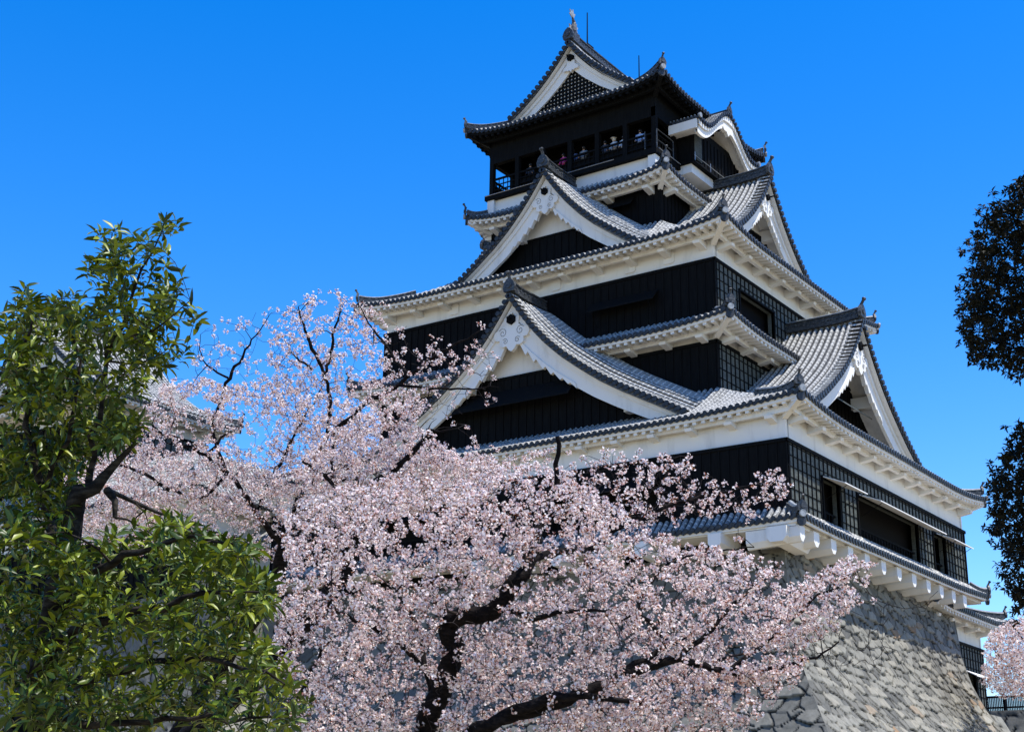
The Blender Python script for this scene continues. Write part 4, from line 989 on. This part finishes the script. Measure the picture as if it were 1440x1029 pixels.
# cherry behind it, centre-left
cherry('cherry tree with a forked black trunk and bare grey top twigs behind the nearest cherry',
 [[(490, 780, 19.5, .13), (500, 740, 19.5, .12), (512, 695, 19.5, .10), (530, 678, 19.4, .075), (555, 662, 19.3, .07), (585, 630, 19.2, .06), (600, 612, 19.2, .05), (603, 604, 19.2, .045)],
  [(512, 695, 19.5, .08), (498, 672, 19.6, .045), (480, 650, 19.8, .03), (452, 630, 20, .02)],
  [(498, 735, 19.5, .06), (488, 705, 19.3, .045), (470, 680, 19.2, .04), (445, 662, 19.1, .03), (425, 650, 19, .015)],
  [(470, 608, 20.5, .06), (500, 580, 20.3, .055), (530, 558, 20.1, .05), (560, 540, 19.9, .045), (590, 518, 19.8, .035), (620, 495, 19.7, .022), (650, 480, 19.6, .014), (685, 462, 19.5, .006)],
  [(490, 780, 19.5, .08), (470, 700, 20.2, .07), (470, 608, 20.5, .06)],
  [(575, 530, 19.9, .03), (545, 490, 20.1, .02), (520, 455, 20.3, .012), (505, 425, 20.4, .006)],
  [(560, 540, 19.9, .02), (640, 548, 19.6, .014), (700, 545, 19.4, .005)],
  [(603, 604, 19.2, .02), (625, 608, 19.1, .012), (645, 602, 19.0, .005)]],
 [([(420, 740), (430, 640), (470, 600), (520, 560), (560, 545), (600, 560), (590, 600), (620, 630), (700, 655), (700, 700), (600, 720), (520, 740)], 1500, 18.6, 21.0, 1.),
  ([(500, 560), (545, 500), (600, 480), (640, 470), (690, 500), (640, 540), (580, 555)], 110, 19.2, 20.2, .55),
  ([(560, 545), (640, 500), (690, 450), (700, 470), (700, 560), (600, 620), (640, 640), (580, 600)], 90, 19.2, 20.2, .18),
  ([(490, 410), (530, 420), (580, 470), (560, 500), (500, 470)], 36, 19.6, 20.6, .35),
  ([(590, 600), (640, 640), (760, 640), (800, 640), (760, 665), (640, 670)], 130, 18.6, 19.6, .8)],
 8, 19, (19.9, -50.9, -11.35))
# left cherry with open top
cherry('cherry tree with an open airy top against the blue sky at left, beyond the evergreen',
 [[(400, 770, 23.5, .12), (415, 720, 23.5, .10), (440, 650, 23.4, .075), (462, 600, 23.3, .055), (464, 560, 23.3, .045), (455, 525, 23.2, .04), (440, 490, 23.1, .03), (425, 455, 23, .018), (418, 430, 23, .008)],
  [(455, 530, 23.2, .035), (465, 500, 23.4, .028), (472, 460, 23.5, .018), (480, 425, 23.6, .008)],
  [(440, 520, 23.2, .02), (420, 505, 23.6, .016), (400, 480, 23.8, .008)],
  [(400, 770, 23.5, .09), (360, 720, 23.2, .07), (320, 665, 23.0, .05), (290, 640, 22.9, .04), (250, 622, 22.8, .03), (215, 600, 22.7, .018)],
  [(290, 640, 22.9, .03), (310, 620, 23.1, .022), (325, 600, 23.2, .01)],
  [(360, 720, 23.2, .04), (390, 660, 23.4, .03), (420, 600, 23.6, .022), (450, 550, 23.8, .01)],
  [(300, 600, 23.5, .04), (310, 560, 23.5, .035), (322, 532, 23.5, .03), (338, 505, 23.4, .022), (352, 480, 23.4, .014), (368, 462, 23.4, .008), (380, 440, 23.4, .004)],
  [(320, 665, 23, .05), (305, 630, 23.3, .045), (300, 600, 23.5, .04)],
  [(322, 532, 23.5, .02), (300, 520, 23.6, .016), (285, 505, 23.7, .010), (280, 470, 23.8, .005)],
  [(240, 690, 23, .03), (190, 660, 23, .025), (130, 650, 23, .014)], [(320, 665, 23, .04), (280, 700, 23, .035), (240, 690, 23, .03)]],
 [([(70, 760), (100, 650), (165, 620), (230, 545), (270, 530), (330, 545), (370, 530), (420, 545), (470, 560), (540, 580), (520, 640), (440, 720), (430, 790), (300, 790), (200, 780)], 2450, 21.8, 25.0, 1.),
  ([(375, 540), (385, 470), (400, 440), (440, 412), (490, 415), (525, 440), (545, 500), (540, 570), (460, 560)], 420, 22.6, 24.2, .8),
  ([(270, 520), (275, 470), (340, 445), (400, 440), (380, 500), (340, 535)], 90, 23, 24, .4)],
 12, 23, (17.1, -47.6, -11.35), fsize=.034, clump=.041)
# far cherry at the right edge
cherry('pale distant cherry tree at the right edge above the rampart fence',
 [[(1490, 1020, 70, .3), (1470, 960, 70, .16), (1440, 900, 70, .06), (1420, 875, 70, .03)], [(1470, 960, 70, .12), (1490, 900, 70, .08), (1500, 860, 70, .04)], [(1470, 970, 70, .08), (1425, 940, 70, .04), (1398, 915, 70, .02)]],
 [([(1385, 900), (1405, 880), (1440, 868), (1500, 850), (1560, 880), (1560, 985), (1440, 985), (1400, 975), (1380, 960)], 1900, 68, 73, .9)],
 17, 70, (36.0, 0.5, -11.35), fsize=.12, clump=.17, k0=5, k1=8, poms=.4)

def leafy(label, cat, limbs_px, zones, seed, gpt, name, lm, bm, ln, wd, ros=9, spacing=.12, group=None, droop=.3, jit=0, clump=False):
    r = np.random.default_rng(seed); base = np.array(gpt, float); root = empty(name, tuple(base), label, cat, group); limbs = []
    for L in limbs_px: limbs.append(smooth_path([at(u, v, D) for u, v, D, _ in L], [q[3] * .72 for q in L], r, .12))
    f = limbs_px[0][0]; p0 = at(f[0], f[1], f[2]); tr = smooth_path([base + (0, 0, -.3), base * .5 + p0 * .5, p0, limbs[0][0][3]], [f[3] * 1.5, f[3] * 1.2, f[3], f[3]], r, .25)
    V, F = tubes([tr] + limbs, 9); np_mesh('trunk', V, F, bm, parent=root, smooth=True)
    pts = []
    for z in zones:
        P = sample(z[0], int(z[1] * (1.7 if clump else 1)), r, z[2], z[3], jit)
        if clump: P = clumpy(P, z[1], r, 9.5)
        pts.append(P)
    pts = np.concatenate(pts); tw = grow(limbs, pts, r, rk=.010, rmin=.002, rmax=.025)
    V, F = tubes(tw, 4); np_mesh('twigs', V, F, bm, parent=root)
    C = []; D_ = []
    for P, RR in tw:
        ax = P[-1] - P[-2]; ax /= np.linalg.norm(ax) + 1e-9; ax = ax * .6 + np.array((0, 0, .5)) + r.normal(0, .25, 3); ax /= np.linalg.norm(ax)
        x = np.cross(ax, (1., .2, .1)); x /= np.linalg.norm(x); y = np.cross(ax, x)
        for i in range(ros):
            a = i * 2.4 + r.random() * .4; el = .35 + .9 * i / ros; d = (math.cos(a) * x + math.sin(a) * y) * math.sin(el + .3) + ax * math.cos(el + .3)
            C.append(P[-1] - ax * .008 * i * ln / .1); D_.append(d)
        L = np.linalg.norm(P[-1] - P[0]); k = int(L * .6 / spacing)
        for i in range(k * 2):
            t = r.uniform(.35, .95) * (len(P) - 1); a = int(min(t, len(P) - 2)); C.append(P[a] + (P[a + 1] - P[a]) * (t - a)); d = r.normal(0, 1, 3) + ax * .8; D_.append(d)
    V, F = leaves(np.array(C), np.array(D_), r, ln, wd, droop=droop); np_mesh('crown', V, F, lm, parent=root)
    return root
leafy('tall evergreen with glossy yellow-green leaves at the left edge', 'tree',
 [[(20, 1090, 9.6, .17), (45, 1000, 9.6, .16), (72, 900, 9.6, .13), (90, 800, 9.6, .115), (100, 745, 9.6, .11), (108, 700, 9.6, .10), (122, 683, 9.6, .075), (140, 685, 9.6, .06), (152, 665, 9.6, .045), (165, 650, 9.6, .035), (188, 625, 9.6, .02)],
  [(122, 690, 9.6, .04), (128, 650, 9.7, .03), (140, 600, 9.7, .026), (145, 560, 9.7, .024), (152, 510, 9.7, .022), (165, 470, 9.6, .018), (180, 425, 9.6, .015), (200, 385, 9.6, .012), (225, 330, 9.6, .006), (236, 300, 9.6, .004)],
  [(152, 510, 9.7, .016), (148, 440, 9.7, .013), (150, 380, 9.7, .010), (158, 330, 9.7, .005)],
  [(165, 470, 9.6, .012), (200, 470, 9.4, .010), (240, 450, 9.3, .007), (270, 425, 9.3, .004)],
  [(152, 510, 9.7, .012), (190, 510, 9.5, .009), (230, 500, 9.4, .005)],
  [(150, 690, 9.6, .04), (160, 705, 9.5, .03), (165, 725, 9.5, .02)],
  [(90, 800, 9.6, .05), (60, 700, 9.9, .04), (40, 600, 10, .03), (30, 500, 10, .02), (50, 440, 10, .008)],
  [(60, 700, 9.9, .03), (100, 590, 9.8, .02), (110, 500, 9.8, .012), (100, 450, 9.8, .006)],
  [(80, 850, 9.6, .05), (140, 800, 9.2, .04), (200, 770, 9.0, .03), (270, 755, 8.9, .02), (330, 765, 8.8, .01)],
  [(72, 900, 9.6, .05), (150, 870, 9.0, .04), (230, 850, 8.8, .03), (300, 830, 8.7, .02), (370, 835, 8.6, .008)],
  [(55, 960, 9.6, .05), (140, 950, 9, .04), (230, 930, 8.8, .03), (320, 930, 8.7, .02), (400, 960, 8.6, .008)],
  [(50, 990, 9.6, .04), (20, 940, 10, .03), (10, 860, 10.2, .02)],
  [(45, 1000, 9.6, .05), (150, 1020, 9, .03), (260, 1010, 8.8, .02), (380, 1010, 8.7, .01)]],
 [([(118, 345), (130, 305), (152, 298), (172, 315), (205, 330), (232, 288), (248, 292), (246, 350), (258, 372), (250, 400), (285, 412), (288, 432), (268, 460), (262, 500), (235, 540), (205, 560), (150, 560), (125, 500), (118, 430), (124, 390)], 150, 9.0, 10.4),
  ([(0, 440), (25, 425), (35, 400), (60, 425), (105, 412), (125, 440), (130, 560), (165, 560), (200, 590), (200, 610), (170, 630), (125, 640), (110, 690), (95, 735), (0, 750)], 430, 9.2, 11.4),
  ([(0, 720), (70, 740), (120, 765), (170, 745), (235, 725), (300, 755), (335, 755), (372, 772), (345, 800), (385, 815), (392, 850), (330, 880), (250, 880), (120, 900), (0, 900)], 460, 8.4, 11),
  ([(0, 880), (200, 900), (250, 870), (330, 870), (370, 900), (400, 920), (440, 985), (425, 1010), (415, 1045), (300, 1045), (240, 1000), (200, 1045), (0, 1045)], 400, 8.3, 11)],
 23, (31.6, -60.6, -11.35), 'evergreen_tree', M['leaf'], M['greybark'], .105, .032, ros=9, droop=.6, clump=True)
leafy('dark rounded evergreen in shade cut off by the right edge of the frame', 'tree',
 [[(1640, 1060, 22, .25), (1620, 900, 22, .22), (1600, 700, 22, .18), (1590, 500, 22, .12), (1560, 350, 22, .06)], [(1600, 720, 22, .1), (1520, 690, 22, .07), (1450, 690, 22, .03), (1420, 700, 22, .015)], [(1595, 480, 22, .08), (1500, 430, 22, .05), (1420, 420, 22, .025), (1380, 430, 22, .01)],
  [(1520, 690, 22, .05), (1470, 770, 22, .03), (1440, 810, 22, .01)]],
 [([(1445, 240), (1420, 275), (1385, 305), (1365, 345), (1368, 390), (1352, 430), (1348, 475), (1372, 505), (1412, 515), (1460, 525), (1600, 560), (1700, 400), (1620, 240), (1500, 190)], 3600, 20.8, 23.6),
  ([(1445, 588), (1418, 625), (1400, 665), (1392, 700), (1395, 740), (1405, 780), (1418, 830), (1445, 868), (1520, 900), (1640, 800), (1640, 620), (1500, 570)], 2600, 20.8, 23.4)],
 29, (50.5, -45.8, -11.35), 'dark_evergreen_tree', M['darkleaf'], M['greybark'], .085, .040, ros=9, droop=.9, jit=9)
